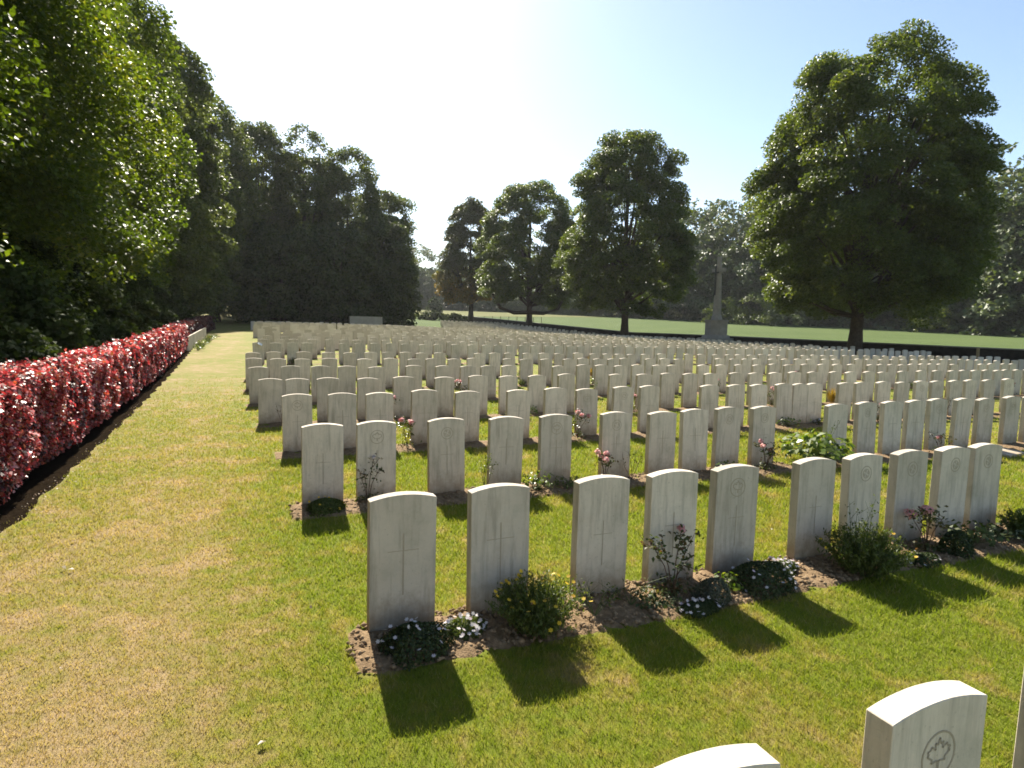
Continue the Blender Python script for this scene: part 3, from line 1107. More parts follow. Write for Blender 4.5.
def make_rose(rg, h=.42, nst=5, blooms=3, fmat=M_PINKF, bl=.034, name='rose_bush', spread=.16, leaves=26):
    root = plant_root(name)
    mb = MB()
    cen, tg = [], []
    tips = []
    for i in range(nst):
        a = 2 * math.pi * (i + rg.random() * .7) / nst
        q = spread * rg.uniform(.4, 1.2)
        tip = np.array([math.cos(a) * q, math.sin(a) * q, h * rg.uniform(.65, 1.05)])
        mid = tip * np.array([.35, .35, .55])
        mb.tube([(0, 0, 0), mid, tip], [.0045, .0034, .002], 5, False)
        tips.append(tip)
        for k in range(2):
            f = rg.uniform(.45, .85)
            s = mid * (1 - f) + tip * f
            e = s + rg.normal(size=3) * np.array([.06, .06, .02]) + np.array([0, 0, .05])
            mb.tube([s, e], [.0028, .0016], 4, False)
            c = s + (e - s) * rg.uniform(.3, 1.1, leaves // 3)[:, None] + rg.normal(size=(leaves // 3, 3)) * .022
            cen.append(c)
        f = rg.uniform(.3, 1, leaves)[:, None]
        cen.append(mid * (1 - f) + tip * f + rg.normal(size=(leaves, 3)) * .03)
        b_ = rg.normal(size=(leaves, 3)) * np.array([spread * .55, spread * .4, .035])
        b_[:, 2] = np.abs(b_[:, 2]) + .03
        cen.append(b_)
    cen = np.concatenate(cen)
    V, F = leaf_mesh(cen, rg.normal(size=cen.shape) * .6 + np.array([0, 0, .9]), .034 * rg.uniform(.7, 1.3, len(cen)), .022, rg)
    mk('foliage', V, F, M_ROSELEAF, root, rnd=np.repeat(rg.random(len(cen)), 4))
    mb.build('stems', M_TWIG, root)
    for i in range(min(blooms, nst)):
        c = tips[i] + np.array([0, 0, .015])
        m = 46
        dd = rg.normal(size=(m, 3)); dd /= np.linalg.norm(dd, axis=1, keepdims=True)
        rad = bl * rg.uniform(.35, 1.0, m)[:, None]
        V, F = leaf_mesh(c + dd * rad * np.array([1, 1, .8]), dd + np.array([0, 0, .5]) + rg.normal(size=(m, 3)) * .2, bl * .85, bl * .9, rg, -.25)
        mk('rose_bloom', V, F, fmat, root, rnd=np.repeat(rg.random(m), 4))
    return root


def make_leafy(rg, r=.22, h=.3, n=160, leaf=.085, lmat=None, name='leafy_plant'):
    root = plant_root(name)
    mb = MB()
    cen, nr, tg = [], [], []
    for i in range(n):
        a = rg.random() * 2 * math.pi
        q = math.sqrt(rg.random())
        tip = np.array([math.cos(a) * q * r, math.sin(a) * q * r, h * rg.uniform(.25, 1) * (1 - .3 * q)])
        if i % 4 == 0: mb.tube([(0, 0, 0), tip * np.array([.5, .5, .65]), tip], [.004, .003, .002], 4, False)
        cen.append(tip); nr.append([math.cos(a) * .5, math.sin(a) * .5, 1]); tg.append([math.cos(a), math.sin(a), .1])
    cen = np.array(cen)
    V, F = leaf_mesh(cen, np.array(nr) + rg.normal(size=cen.shape) * .4, leaf * rg.uniform(.5, 1.2, n), leaf * .6, rg, .15, np.array(tg) + rg.normal(size=cen.shape) * .5)
    mk('foliage', V, F, lmat or M_LEAFY, root, rnd=np.repeat(rg.random(n), 4))
    mb.build('stems', M_STEM, root)
    return root


def make_twigs(rg, h=.45, nst=5, leaves=40, name='twiggy_plant', lmat=None, spread=.14, fl=0, fmat=None, rad=.0035):
    root = plant_root(name)
    mb = MB()
    cen = []
    tips = []
    for i in range(nst):
        a = rg.random() * 6.28
        q = spread * rg.uniform(.3, 1.2)
        tip = np.array([math.cos(a) * q, math.sin(a) * q, h * rg.uniform(.6, 1.0)])
        mid = tip * .5 + rg.normal(size=3) * .015
        mb.tube([(0, 0, 0), mid, tip], [rad, rad * .8, rad * .4], 4, False)
        for k in range(3):
            s = mid + (tip - mid) * rg.random()
            e = s + rg.normal(size=3) * np.array([.05, .05, .02]) + np.array([0, 0, .05])
            mb.tube([s, e], [rad * .5, rad * .25], 3, False)
            tips.append(e)
        tips.append(tip)
        f = rg.uniform(.2, 1, leaves // nst)[:, None]
        cen.append(mid * (1 - f) + tip * f + rg.normal(size=(len(f), 3)) * .022)
    mb.build('stems', M_TWIG if lmat is None else M_STEM, root)
    cen = np.concatenate(cen)
    V, F = leaf_mesh(cen, rg.normal(size=cen.shape), .026 * rg.uniform(.6, 1.3, len(cen)), .013, rg)
    mk('foliage', V, F, lmat or M_ROSELEAF, root, rnd=np.repeat(rg.random(len(cen)), 4))
    if fl: flowers(rg, np.array(tips)[rg.permutation(len(tips))[:fl]], .018, fmat or M_PINKF, root)
    return root


def make_tuft(rg, h=.38, n=170, lmat=None, name='grass_tuft', spread=.2):
    root = plant_root(name)
    a = rg.random(n) * 6.28
    q = np.sqrt(rg.random(n))
    tip = np.stack([np.cos(a) * q * spread, np.sin(a) * q * spread, h * rg.uniform(.5, 1, n) * (1 - .25 * q)], 1)
    b0 = np.stack([np.cos(a) * q * .05, np.sin(a) * q * .05, np.zeros(n)], 1)
    sd_ = np.stack([-np.sin(a), np.cos(a), np.zeros(n)], 1) * .005
    V = np.stack([b0 - sd_, (b0 + tip) / 2 + np.array([0, 0, .05]) - sd_, tip, (b0 + tip) / 2 + np.array([0, 0, .05]) + sd_], 1).reshape(-1, 3)
    mk('foliage', V, np.arange(4 * n).reshape(n, 4), lmat or M_STRAW, root, rnd=np.repeat(rg.random(n), 4))
    return root


PG = 'plants in the beds in front of the headstones'


def put(root, o, t, label, cat, rz=0.0, dz=.012):
    root.location = PT(o, t, dz)
    root.rotation_euler = (0, 0, A + rz)
    return tag(root, label, cat, PG)


g_ = lambda s: np.random.default_rng(s)
put(make_mound(g_(1), .20, .17, .135, 26), 3.1, .80, 'dark low mound with scattered pale flowers before the leftmost front headstone', 'flower mound')
put(make_mound(g_(2), .12, .10, .08, 60, lmat=M_BUSH), 3.19, 1.10, 'small patch of white and pinkish flowers between the first two front headstones', 'flowers')
put(make_bush(g_(3), .29, .33, 270, fl=46, per=24, leaf=.026), 3.08, 1.49, 'rounded yellow flowering bush in front of the second front headstone', 'bush')
put(make_twigs(g_(4), .14, 5, 30, spread=.10, lmat=M_BUSH, name='small_herb'), 3.16, 2.18, 'small sparse sprigs on the shaded soil before the third front headstone', 'herb')
put(make_rose(g_(5), .44, 5, 1, bl=.036, leaves=26, spread=.2), 3.19, 2.52, 'thin rose twigs with one pale pink bloom by the fourth front headstone', 'rose')
put(make_mound(g_(6), .13, .11, .14, 0, lmat=M_GREYL, name='cushion_plant', leaf=.018), 3.04, 2.73, 'small rounded greyish cushion plant right of the thin rose twigs', 'cushion plant')
put(make_leafy(g_(61), .10, .12, 50, .04, name='small_leafy_plant'), 3.14, 2.95, 'small bright leaved plant between cushion plant and white flower mound', 'plant')
put(make_mound(g_(62), .16, .08, .05, 26, name='creeping_flowers'), 2.95, 2.55, 'creeping pale flowers at the lawn edge below the grey cushion plant', 'flowers')
put(make_mound(g_(7), .27, .19, .16, 30, n=3600), 3.1, 3.2, 'broad dark mound dotted with white flowers before the leaf badge headstone', 'flower mound')
put(make_mound(g_(71), .17, .08, .07, 70, lmat=M_BUSH), 3.26, 3.52, 'band of white flowers beside the broad dark mound', 'flowers')
put(make_bush(g_(8), .31, .36, 260, fl=14, per=26, leaf=.03, spread=.9), 3.02, 4.08, 'big feathery green bush in front of the sixth and seventh front headstones', 'bush')
put(make_twigs(g_(81), .52, 6, 70, spread=.16, lmat=M_BUSH, name='tall_herb'), 3.1, 4.1, 'tall thin green stems rising out of the big feathery bush', 'herb')
put(make_rose(g_(9), .34, 5, 2, bl=.052, leaves=20, spread=.16), 3.16, 4.98, 'rose bush with two pale pink blooms in the nearest full row', 'rose')
put(make_mound(g_(91), .14, .12, .18, 0, lmat=M_MOUND, name='cushion_plant'), 3.06, 5.2, 'dark rounded cushion plant right of the two pink roses', 'cushion plant')
put(make_leafy(g_(10), .2, .2, 120, .06, lmat=M_BUSH), 3.16, 5.56, 'low dark leafy plant before the last two front headstones', 'plant')
put(make_bush(g_(11), .24, .24, 120, fl=0, per=24, leaf=.035, name='low_bush'), 3.1, 6.2, 'spreading green bush at the right end of the nearest full row', 'bush')
put(make_bush(g_(111), .24, .22, 110, fl=0, per=24, leaf=.035, name='low_bush'), 3.1, 6.75, 'spreading green bush cut off by the right edge of the photo', 'bush')
put(make_leafy(g_(63), .16, .10, 110, .035, lmat=M_MOUND, name='creeping_plant'), 3.12, 2.34, 'low dark creeping plant on the soil between third and fourth front headstones', 'plant')
put(make_twigs(g_(64), .2, 6, 60, spread=.14, lmat=M_BUSH, name='small_herb'), 3.1, 1.88, 'small sprouting herb on the soil right of the yellow bush', 'herb')
put(make_mound(g_(65), .15, .10, .07, 12, name='flower_mound', n=1200), 3.0, 4.72, 'small low dark mound between the big bush and the two pink roses', 'flower mound')
put(make_leafy(g_(66), .18, .16, 120, .05, lmat=M_MOUND, name='creeping_plant'), 3.14, 5.9, 'low dark plant between the leafy plant and the right end bush', 'plant')
# second full row
put(make_mound(g_(12), .17, .13, .12, 10, M_YELLOWF, M_BUSH), 5.8, .62, 'low yellowish plants before the leftmost stone of the second row', 'flower mound')
put(make_rose(g_(13), .42, 4, 1, M_WHITEF, .022, leaves=14, spread=.12), 5.95, 1.03, 'dark red rose twigs with a white bloom in the second row', 'rose')
put(make_twigs(g_(14), .42, 5, 90, spread=.08, lmat=M_FERN, fl=0, name='tall_herb'), 5.98, 2.25, 'tall pale green herb left of the fourth stone of the second row', 'herb')
put(make_leafy(g_(15), .17, .24, 90, .06), 5.86, 2.82, 'bright yellow green leafy plant before the fifth stone of the second row', 'plant')
put(make_leafy(g_(16), .2, .14, 110, .045, lmat=M_BUSH), 5.85, 3.2, 'low dull green plant right of the bright leafy plant', 'plant')
put(make_rose(g_(17), .36, 5, 4, bl=.042, leaves=14, spread=.09), 5.9, 3.66, 'rose with a cluster of pink blooms before the sixth stone, second row', 'rose')
put(make_twigs(g_(18), .34, 5, 50, spread=.12), 5.95, 4.05, 'dark bare twigs right of the pink rose cluster, second row', 'twigs')
put(make_leafy(g_(19), .16, .15, 80, .05), 5.9, 5.42, 'low bright green plant before the ninth stone of the second row', 'plant')
put(make_rose(g_(20), .34, 5, 3, bl=.04, leaves=22, spread=.12), 5.85, 5.98, 'rose with three pink blooms before the tenth stone, second row', 'rose')
put(make_leafy(g_(21), .45, .46, 300, .12), 5.95, 6.95, 'large bright green leafy shrub filling the gap in the second row', 'shrub')
put(make_twigs(g_(22), .62, 7, 60, spread=.3, lmat=M_FERN, name='tall_herb'), 6.05, 7.1, 'tall thin pale stems rising above the large leafy shrub', 'herb')
put(make_rose(g_(23), .3, 4, 1, M_PINKF, .05, leaves=14), 5.85, 9.35, 'single pink rose behind the rightmost front headstones', 'rose')
# a flat white stone lying on the ground, right edge
fb = MB().box(-.28, .28, -.16, .16, 0, .05).build('flat_stone_marker', M_STONE)
fb.location = PT(5.55, 10.35, .0); fb.rotation_euler = (.06, 0, A + .15)
tag(fb, 'flat pale stone slab lying on the grass near the right edge', 'stone slab')

# the same kinds of plant, copied into the rows behind
LIB = [(make_rose(g_(31), .38, 5, 3, bl=.045, leaves=18), 'rose with pink blooms', 'rose'),
       (make_twigs(g_(32), .42, 6, 60, spread=.14), 'dark twiggy plant', 'twigs'),
       (make_bush(g_(33), .2, .26, 60, fl=14, per=16, name='flowering_bush'), 'small yellow flowered bush', 'bush'),
       (make_leafy(g_(34), .2, .2, 70, .06), 'bright leafy clump', 'plant'),
       (make_mound(g_(35), .2, .15, .12, 20, n=900), 'low dark flower mound', 'flower mound'),
       (make_tuft(g_(36), .45), 'straw coloured grass tuft', 'grass tuft'),
       (make_twigs(g_(37), .5, 5, 80, spread=.09, lmat=M_FERN, fl=5, name='tall_herb'), 'tall pale herb with pink flowers', 'herb')]
FL_SPLIT[0] = False
used = [False] * len(LIB)
spots = [(3, 2.02, 0), (3, 2.65, 5), (3, 3.45, 6), (3, 4.2, 5), (3, 4.75, 0), (3, 5.3, 1), (3, 7.1, 0), (3, 8.4, 1), (3, 9.2, 3), (3, 10.1, 4), (3, 11.6, 0), (3, 12.9, 2), (3, 13.6, 1),
         (4, .5, 1), (4, 2.3, 0), (4, 3.0, 4), (4, 3.75, 1), (4, 5.05, 3), (4, 5.7, 5), (4, 7.5, 0), (4, 9.5, 1), (4, 11.4, 0), (4, 13.4, 5), (4, 15.9, 3), (4, 18.0, 5), (4, 19.65, 5), (4, 17.3, 0), (4, 20.6, 0),
         (5, .5, 4), (5, 2.3, 2), (5, 4.5, 0), (5, 6.3, 2), (5, 8.1, 6), (5, 10.4, 3), (5, 12.0, 0), (5, 14.6, 1), (5, 16.6, 5), (5, 18.0, 3), (5, 20.2, 3), (5, 22.2, 0), (5, 24.5, 3),
         (6, 1.5, 3), (6, 3.1, 2), (6, 5.5, 5), (6, 7.2, 2), (6, 9.6, 3), (6, 12.1, 5), (6, 15.0, 2), (6, 18, 0), (6, 22, 3),
         (7, 1.8, 2), (7, 4.7, 5), (7, 6.3, 3), (7, 8.3, 2), (7, 11, 5), (7, 14, 0), (7, 18, 3), (7, 23, 5),
         (8, 1.5, 2), (8, 5.2, 5), (8, 9.4, 2), (8, 14, 5), (9, 3.1, 2), (9, 8, 3), (10, 2, 5), (10, 6, 2)]
for ri, t, k in spots:
    src, lb, cat = LIB[k]
    o = rows[ri][0] - .2
    ts = rows[ri][1]
    nb = min(range(len(ts)), key=lambda q: abs(ts[q] - t))
    if not used[k]:
        c = src; used[k] = True
        c.location = PT(o, t, .01)
    else:
        c = copy_thing(src, PT(o, t, .01), A + random.random() * 6, random.uniform(.8, 1.15))
    tag(c, '%s at the %s stone of the %s' % (lb, nth(nb + 1), ROWN[ri]), cat, PG)

# plants before the slabs along the hedge
for n, (o, t, k) in enumerate([(30.9, -2.12, 3), (32.3, -2.1, 2), (33.7, -2.08, 3), (35.2, -2.08, 3), (36.8, -2.05, 2), (38.6, -2.05, 3), (40.6, -2.0, 3)]):
    src, lb, cat = LIB[k]
    c = copy_thing(src, PT(o, t, .01), n * 1.3, 1.5)
    tag(c, 'yellow green plant before the slabs by the hedge, %s from near end' % nth(n + 1), cat, 'plants at the foot of the slabs')

# paper tag on a stone
note = MB().box(-.05, .05, -.004, -.001, -.035, .035).build('paper_note', M_PAPER)
key = min((k for k in STONES if k[0] == 8), key=lambda k: k[1])
note.location = STONES[key].location + Vector((.06, -.02, .72))
note.scale = (1.6, 1, 1.8)
note.rotation_euler = (-1.0, .5, A)
tag(note, 'white paper note fixed on the face of a distant headstone at the left edge', 'note')

# thin wooden post near the wall
pst = MB().tube([(0, 0, -.1), (0.02, 0, .6), (.02, .01, 1.15)], [.08, .075, .07], 8).build('wooden_post', M_WOOD)
pst.location = PT(19.8, 33.9)
tag(pst, 'short brownish wooden post among the stones before the right wall', 'post')


# ------------------------------------------------------------------ trees
def tree(name, o, t, label, cat, prof, h0, h1, K, per, csize, leaf, lmat, trunk, seed, nl=26, lump=.16, off=(0, 0), inner=.35, group=None, bark=None, upbias=1.0, low=0.0):
    rg = np.random.default_rng(seed)
    root = empty(name, PT(o, t))
    cc, V, F, rnd = crown_cloud(rg, prof, h0, h1, K, per, csize, leaf, lump, off, inner, upbias)
    if low:        # the lowest leaves have turned
        zz = V.reshape(-1, 4, 3)[:, :, 2].mean(1)
        rnd = np.clip(np.repeat(.12 + .15 * rg.random(len(zz)) + low * (1 - ss(zz, h0 + 2, h0 + 8)) * rg.uniform(.3, 1, len(zz)), 4), 0, 1)
    mb = MB()
    sel = rg.permutation(len(cc))[:nl]
    limbs(mb, rg, h0 * .75 + .3, trunk, h1, [cc[i] for i in sel], cx=off)
    mb.build('trunk', bark or M_BARK, root, smooth=True)
    mk('crown', V, F, lmat, root, rnd=rnd)
    return tag(root, label, cat, group)


MG = 'maples along the boundary wall'
P_MAPLE = [(0, 4.4), (.12, 6.2), (.28, 6.9), (.45, 6.8), (.62, 6.2), (.78, 5.5), (.9, 4.4), (1, 2.1)]
xy_tree = lambda px, Y: OT((px - 512) / 621 * Y, Y)
o_, t_ = xy_tree(852, 42.5)
tree('maple_tree', o_, t_, 'largest dense maple tree, standing alone on the right', 'tree', P_MAPLE, 3.3, 20.3, 600, 420, .98, .175, M_MAPLE, .43, 111, 70, .09, off=(.2, 0), inner=.45, group=MG)
o_, t_ = xy_tree(622, 68.7)
sc = lambda k: [(u, r * k) for u, r in P_MAPLE]
P_OV = [(0, 4.6), (.12, 6.9), (.3, 7.6), (.45, 7.3), (.62, 6.3), (.78, 5.5), (.9, 4.4), (1, 2.0)]
tree('maple_tree', o_, t_, 'tall dark maple left of the stone cross, second biggest of the four', 'tree', [(u, r * .92) for u, r in P_OV], 3.6, 22.0, 470, 330, .98, .215, M_MAPLE, .42, 112, 46, .08, inner=.45, group=MG)
o_, t_ = xy_tree(527, 92)
mid_maple = tree('maple_tree', o_, t_, 'middle sized maple with low curving boughs near its trunk', 'tree', [(u, r * 1.03) for u, r in P_OV], 4.2, 20.6, 400, 270, 1.02, .25, M_MAPLE, .46, 103, 40, .09, inner=.45, group=MG)
bw = MB()
for sx in (-1, 1):
    bw.tube([(sx * .15, -.2, 2.6), (sx * 2.2, -.5, 2.5), (sx * 4.2, -.8, 3.2), (sx * 5.3, -1.0, 5.2)], [.30, .26, .22, .14], 7)
bw.build('low_bough', M_BARK, mid_maple, smooth=True)
o_, t_ = xy_tree(469, 116)
tree('maple_tree', o_, t_, 'smallest maple, leftmost of the four, its lower leaves turning yellow', 'tree', [(u, r * .78) for u, r in P_OV], 3.8, 21.8, 370, 190, 1.0, .30, M_MAPLEY, .48, 104, 24, .2, group=MG, inner=.4, low=.75)

# left wood along the hedge
LG = 'tall trees behind the hedge'
P_COL = [(0, 3.4), (.1, 4.5), (.3, 5.0), (.55, 4.8), (.75, 4.2), (.9, 3.0), (1, 1.2)]
LW = [(3.0, -8.6, 15.5, 1.0, 560, 460, .074, 'leafy broadleaf tree nearest the camera at the left edge'),
      (10.5, -8.4, 17.5, 1.0, 580, 400, .092, 'tall broadleaf tree, second back from the camera behind the hedge'),
      (18.5, -8.6, 19.5, 1.05, 580, 360, .115, 'tall broadleaf tree, third back behind the hedge, reaching the top of the picture'),
      (27.0, -8.8, 19.5, 1.08, 560, 300, .14, 'tall broadleaf tree, fourth back, its sunlit edge against the white sky'),
      (37.0, -8.8, 20.5, 1.1, 520, 230, .18, 'tall broadleaf tree, fifth back, with low branches over the lawn edge'),
      (48.0, -8.6, 21.0, 1.1, 480, 180, .22, 'tall broadleaf tree, sixth back, behind the joined slabs'),
      (60.0, -8.6, 21.5, 1.1, 440, 150, .26, 'tall darker broadleaf tree at the far end of the hedge'),
      (56.0, -6.0, 22.5, .8, 380, 170, .25, 'tall slim broadleaf tree closing the gap before the far dark group'),
      (67.0, -5.6, 23.0, .85, 400, 150, .28, 'tall broadleaf tree next to the leftmost tree of the far group')]
for i, (o, t, h, k, K, per, lf, lb) in enumerate(LW):
    tree('broadleaf_tree', o, t, lb, 'tree', [(u, r * k) for u, r in P_COL], 1.6, h, K, per, .95, lf, M_LIME if i < 5 else M_MID, .32, 200 + i, 20, .2, group=LG, inner=.45)
BW = [(8, -17, 16), (19, -18, 20), (32, -18, 22), (46, -18, 22)]
for i, (o, t, h) in enumerate(BW):
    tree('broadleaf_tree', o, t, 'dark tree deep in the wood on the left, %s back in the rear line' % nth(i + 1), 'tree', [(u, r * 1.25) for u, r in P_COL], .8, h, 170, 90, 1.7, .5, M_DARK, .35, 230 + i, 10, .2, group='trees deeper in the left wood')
# undergrowth behind the hedge
UG = [(2.5, -4.6, 1.6), (5.5, -4.9, 1.9), (8.5, -4.6, 2.3), (12, -5.0, 2.6), (15.5, -4.8, 2.5), (19.5, -5.2, 2.9), (24, -5.2, 3.0), (29, -5.4, 3.2), (35, -5.6, 3.4), (42, -5.8, 3.6), (50, -6, 3.8)]
for i, (o, t, h) in enumerate(UG):
    rg = g_(300 + i)
    root = empty('woodland_shrub', PT(o, t))
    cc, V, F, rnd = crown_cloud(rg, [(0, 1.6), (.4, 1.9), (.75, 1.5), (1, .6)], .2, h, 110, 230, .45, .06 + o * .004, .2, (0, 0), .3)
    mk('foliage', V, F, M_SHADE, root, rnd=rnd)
    mb = MB()
    for k in range(5):
        c = cc[k * 7]
        mb.tube([(0, 0, -.1), (c[0] * .4, c[1] * .4, c[2] * .5), tuple(c)], [.05, .035, .01], 5, False)
    mb.build('stems', M_BARK, root)
    tag(root, 'leafy shrub in the undergrowth behind the red hedge, %s from the camera' % nth(i + 1), 'shrub', 'undergrowth shrubs behind the hedge')

# dark group at the far end
FG = 'dark trees at the far end of the graves'
P_FAR = [(0, 5.2), (.15, 6.0), (.35, 6.0), (.55, 5.6), (.75, 5.2), (.9, 4.2), (1, 2.2)]
FW_ = [(76, -3.5, 23.0, .8, 'leftmost tall tree of the dark group at the far end'), (84, 1.2, 23.5, .66, 'tall tree second from left in the dark group at the far end'),
       (83, 6.6, 23.0, .70, 'tall tree in the middle of the dark group at the far end'), (85, 12.2, 22.0, .82, 'broad crowned tree second from right in the far dark group'),
       (86, 17.0, 17.5, .72, 'lower rightmost tree of the far dark group, beside the open sky')]
for i, (o, t, h, k, lb) in enumerate(FW_):
    tree('tall_tree', o, t, lb, 'tree', [(u, r * k) for u, r in P_FAR], 1.0, h, 400, 120, 1.0, .28, M_MID, .4, 400 + i, 40, .2, group=FG, inner=.4)
for i, (o, t, h, k, lb) in enumerate([(79, 14.6, 13, .8, 'dense black green yew like tree at the right of the far group'), (77, 9.5, 11, 1.0, 'dense dark evergreen in the middle of the far group'),
                                      (75, 3.5, 10, 1.0, 'dense dark evergreen at the left of the far group'), (92, -1.0, 19, 1.3, 'shadowed tree closing the wood behind the far group'),
                                      (95, 8.0, 17, 1.3, 'shadowed tree behind the middle of the far group')]):
    tree('evergreen_tree', o, t, lb, 'tree', [(u, r * k) for u, r in P_FAR], .3, h, 330, 110, 1.0, .32, M_DARK, .35, 420 + i, 10, .18, group=FG, inner=.35)

# ------------------------------------------------------------------ far wood beyond the field (one mass)
def far_wood():
    rg = g_(500)
    protos = []
    for s in range(4):
        cc, V, F, rnd = crown_cloud(g_(510 + s), [(0, .42), (.15, .5), (.4, .52), (.65, .44), (.85, .28), (1, .08)], .02, 1.0, 150, 62, .10, .036, .2)
        protos.append((V, F, rnd))
    prof = [(380, 262, 260), (420, 264, 255), (470, 276, 235), (520, 285, 215), (560, 284, 200), (600, 276, 185), (650, 250, 172), (690, 226, 163), (725, 222, 155), (770, 226, 147), (820, 228, 138),
            (880, 222, 130), (940, 212, 122), (985, 198, 114), (1010, 188, 109), (1060, 184, 104), (1120, 182, 98), (1200, 185, 92)]
    px_, ty, dy = map(np.array, zip(*prof))
    vs, fs, rs = [], [], []
    nv = 0
    for rowi, (back, lower) in enumerate([(0, .80), (9, 1.0), (20, 1.0)]):
        px = 372.0
        while px < 1210:
            Y = float(np.interp(px, px_, dy)) + back
            top = float(np.interp(px, px_, ty)) + rg.normal() * 3
            X = (px - 512) / 621 * Y
            o, t = OT(X, Y)
            hor = 327.5 + (px - 512) * .0213
            zt = 1.73 + (hor - top) / 621 * Y
            base = float(Hg(o, t))
            h = max(6, (zt - base) * lower * rg.uniform(.9, 1.06))
            V, F, rnd = protos[rg.integers(4)]
            a = rg.random() * 6.28
            ca, sa = math.cos(a), math.sin(a)
            wd = h * rg.uniform(.8, 1.1)
            Q = np.stack([(V[:, 0] * ca - V[:, 1] * sa) * wd + X, (V[:, 0] * sa + V[:, 1] * ca) * wd + Y, V[:, 2] * h + base], 1)
            vs.append(Q); fs.append(F + nv); rs.append(np.clip(rnd + rg.normal() * .12, 0, 1)); nv += len(Q)
            px += wd * .55 / Y * 621
    tag(mk('distant_wood', np.concatenate(vs), np.concatenate(fs), M_FAR, rnd=np.concatenate(rs)), 'far wood of mixed green trees along the edge of the field', 'wood', None, 'stuff')


far_wood()

# bushes at the field edge before the far wood
BG = 'bushes along the far field edge'
for i, (px, Y, wpx, hpx, mat, lb) in enumerate([
        (752, 136, 44, 34, M_FERN, 'light green rounded bush right of the stone cross, by the far wood'),
        (722, 142, 36, 26, M_FERN, 'light green bush directly behind the top of the stone cross plinth'),
        (784, 130, 40, 24, M_FAR, 'dull green bush left of the largest maple trunk, at the field edge'),
        (925, 113, 46, 30, M_FERN, 'light green bush right of the largest maple trunk, at the field edge'),
        (972, 108, 50, 24, M_FAR, 'low dull bush at the field edge near the right side'),
        (433, 178, 16, 17, M_SHADE, 'small round dark bush standing alone in the far meadow'),
        (404, 128, 30, 12, M_SHADE, 'dark low bush at the end of the far trees, left of the meadow'),
        (432, 124, 34, 8, M_SHADE, 'low dark clipped shrub across the meadow'),
        (452, 121, 22, 7, M_SHADE, 'small low dark shrub before the leftmost maple')]):
    X = (px - 512) / 621 * Y
    o, t = OT(X, Y)
    root = empty('field_bush', PT(o, t))
    wr, h = wpx / 621 * Y / 2, hpx / 621 * Y
    cc, V, F, rnd = crown_cloud(g_(600 + i), [(0, wr * .9), (.4, wr), (.75, wr * .75), (1, wr * .25)], .1, h * .92, 46, 60, max(.5, h * .16), .3, .2)
    mk('foliage', V, F, mat, root, rnd=rnd)
    tag(root, lb, 'bush', BG)


# ------------------------------------------------------------------ boundary wall, cross, memorial stone, fence
def wall():
    root = empty('boundary_wall', PT(20, 40.3))
    V, F, V2, F2 = [], [], [], []
    os_ = np.arange(-6, 128.1, 2.0)
    for o in os_:
        for dt, z in ((-.2, -.3), (-.2, 1.0), (.2, 1.0), (.2, -.3)): V.append(PT(o, 40.3 + dt, 0) + Vector((0, 0, z)) - root.location)
        for dt, z in ((-.26, 1.003), (-.26, 1.07), (.26, 1.07), (.26, 1.003)): V2.append(PT(o, 40.3 + dt, 0) + Vector((0, 0, z)) - root.location)
    n = len(os_)
    for i in range(n - 1):
        for k in range(4):
            q = (4 * i + k, 4 * i + (k + 1) % 4, 4 * i + 4 + (k + 1) % 4, 4 * i + 4 + k)
            F.append(q); F2.append(q)
    F2 += [(0, 3, 2, 1), tuple(4 * (n - 1) + k for k in range(4))]
    F += [(0, 3, 2, 1), tuple(4 * (n - 1) + k for k in range(4))]
    MB().add(V, F).build('wall_body', M_WALL, root)
    MB().add(V2, F2).build('coping', M_COPE, root)
    tag(root, 'long low dark boundary wall between the graves and the field', 'wall')


wall()


def octo(r):
    return [(r * math.cos(math.pi / 8 + k * math.pi / 4), r * math.sin(math.pi / 8 + k * math.pi / 4)) for k in range(8)]


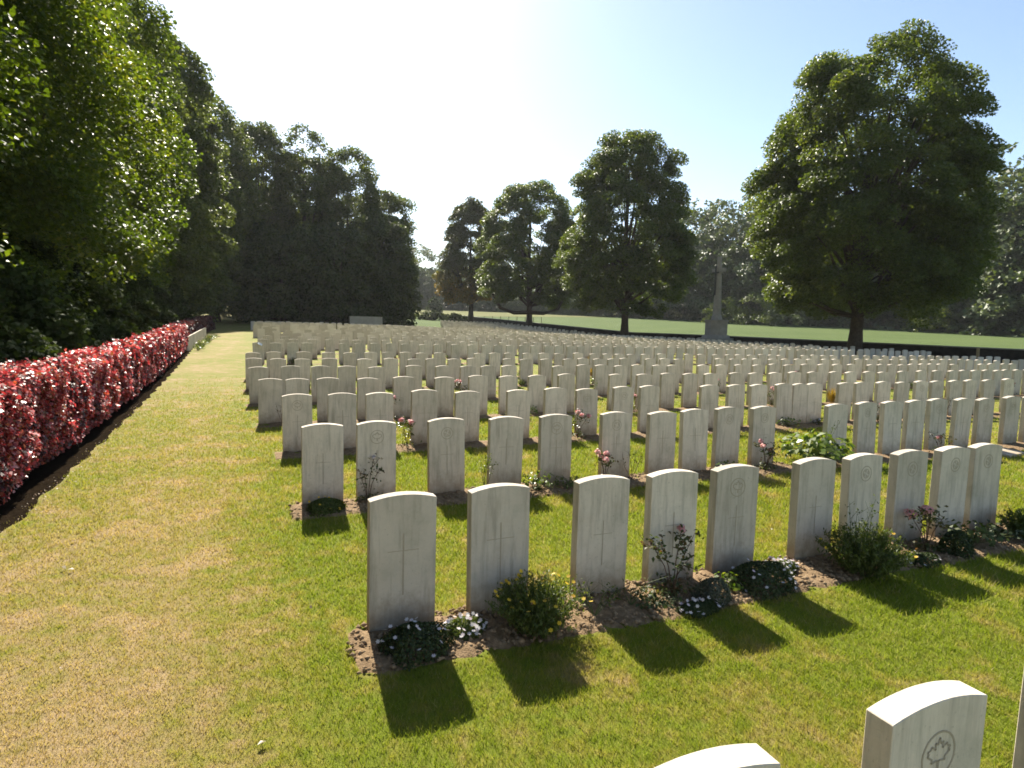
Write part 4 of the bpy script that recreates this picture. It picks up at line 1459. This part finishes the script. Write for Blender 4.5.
def sacrifice_cross():
    Y = 56.5
    o, t = OT((714 - 512) / 621 * Y, Y)
    root = empty('memorial_cross', PT(o, t), A)
    MB().prism(octo(2.3), -.3, .42).build('lower_step', M_GREYSTONE, root)
    MB().prism(octo(1.65), .42, .85).build('upper_step', M_GREYSTONE, root)
    m = MB().prism(octo(1.32), .85, 1.12, .92)
    m.prism(octo(1.02), 1.12, 2.35)
    m.prism(octo(1.1), 2.35, 2.47)
    m.build('plinth', M_GREYSTONE, root)
    s = MB().prism(octo(.54), 2.47, 2.95, .74)
    s.prism(octo(.39), 2.95, 8.1, .52)
    sh = s.build('shaft', M_GREYSTONE, root)
    MB().box(-.16, .16, -.75, .75, 6.75, 7.08).build('cross_arms', M_GREYSTONE, root)
    sw = MB().box(-.42, -.33, -.07, .07, 4.7, 6.6)
    sw.box(-.43, -.33, -.38, .38, 6.62, 6.73).box(-.40, -.33, -.05, .05, 6.74, 7.3)
    sw.build('bronze_sword', M_BRONZE, root)
    tag(root, 'tall stone memorial cross on an octagonal stepped base beyond the graves', 'memorial cross')


sacrifice_cross()


def memorial_stone():
    Y = 68.0
    o, t = OT((365 - 512) / 621 * Y, Y)
    root = empty('memorial_stone', PT(o, t), A)
    MB().box(-2.6, 2.6, -1.5, 1.5, -.3, .16).build('lower_step', M_GREYSTONE, root)
    MB().box(-2.2, 2.2, -1.0, 1.0, .16, .34).build('upper_step', M_GREYSTONE, root)
    MB().box(-1.75, 1.75, -.42, .42, .34, 1.28).build('altar_block', M_FARSTONE, root)
    tag(root, 'large altar shaped memorial block behind the last graves, before the dark trees', 'memorial stone')


memorial_stone()


def fence():
    Y = 118.0
    p0, p1 = 483, 540
    x0, x1 = (p0 - 512) / 621 * Y, (p1 - 512) / 621 * Y
    o0, t0 = OT(x0, Y)
    root = empty('wire_fence', PT(o0, t0))
    n = 8
    wires = MB()
    last = None
    for i in range(n):
        x = x0 + (x1 - x0) * i / (n - 1)
        o, t = OT(x, Y)
        p = PT(o, t) - root.location
        MB().tube([p + Vector((0, 0, -.2)), p + Vector((0, 0, 1.3))], [.06, .055], 6).build('fence_post', M_WOOD, root)
        if last is not None:
            for z in (.5, .85, 1.2): wires.tube([last + Vector((0, 0, z)), p + Vector((0, 0, z))], [.012, .012], 4, False)
        last = p
    wires.build('wires', M_GREYSTONE, root)
    tag(root, 'thin post and wire fence in the meadow behind the maples', 'fence')


fence()
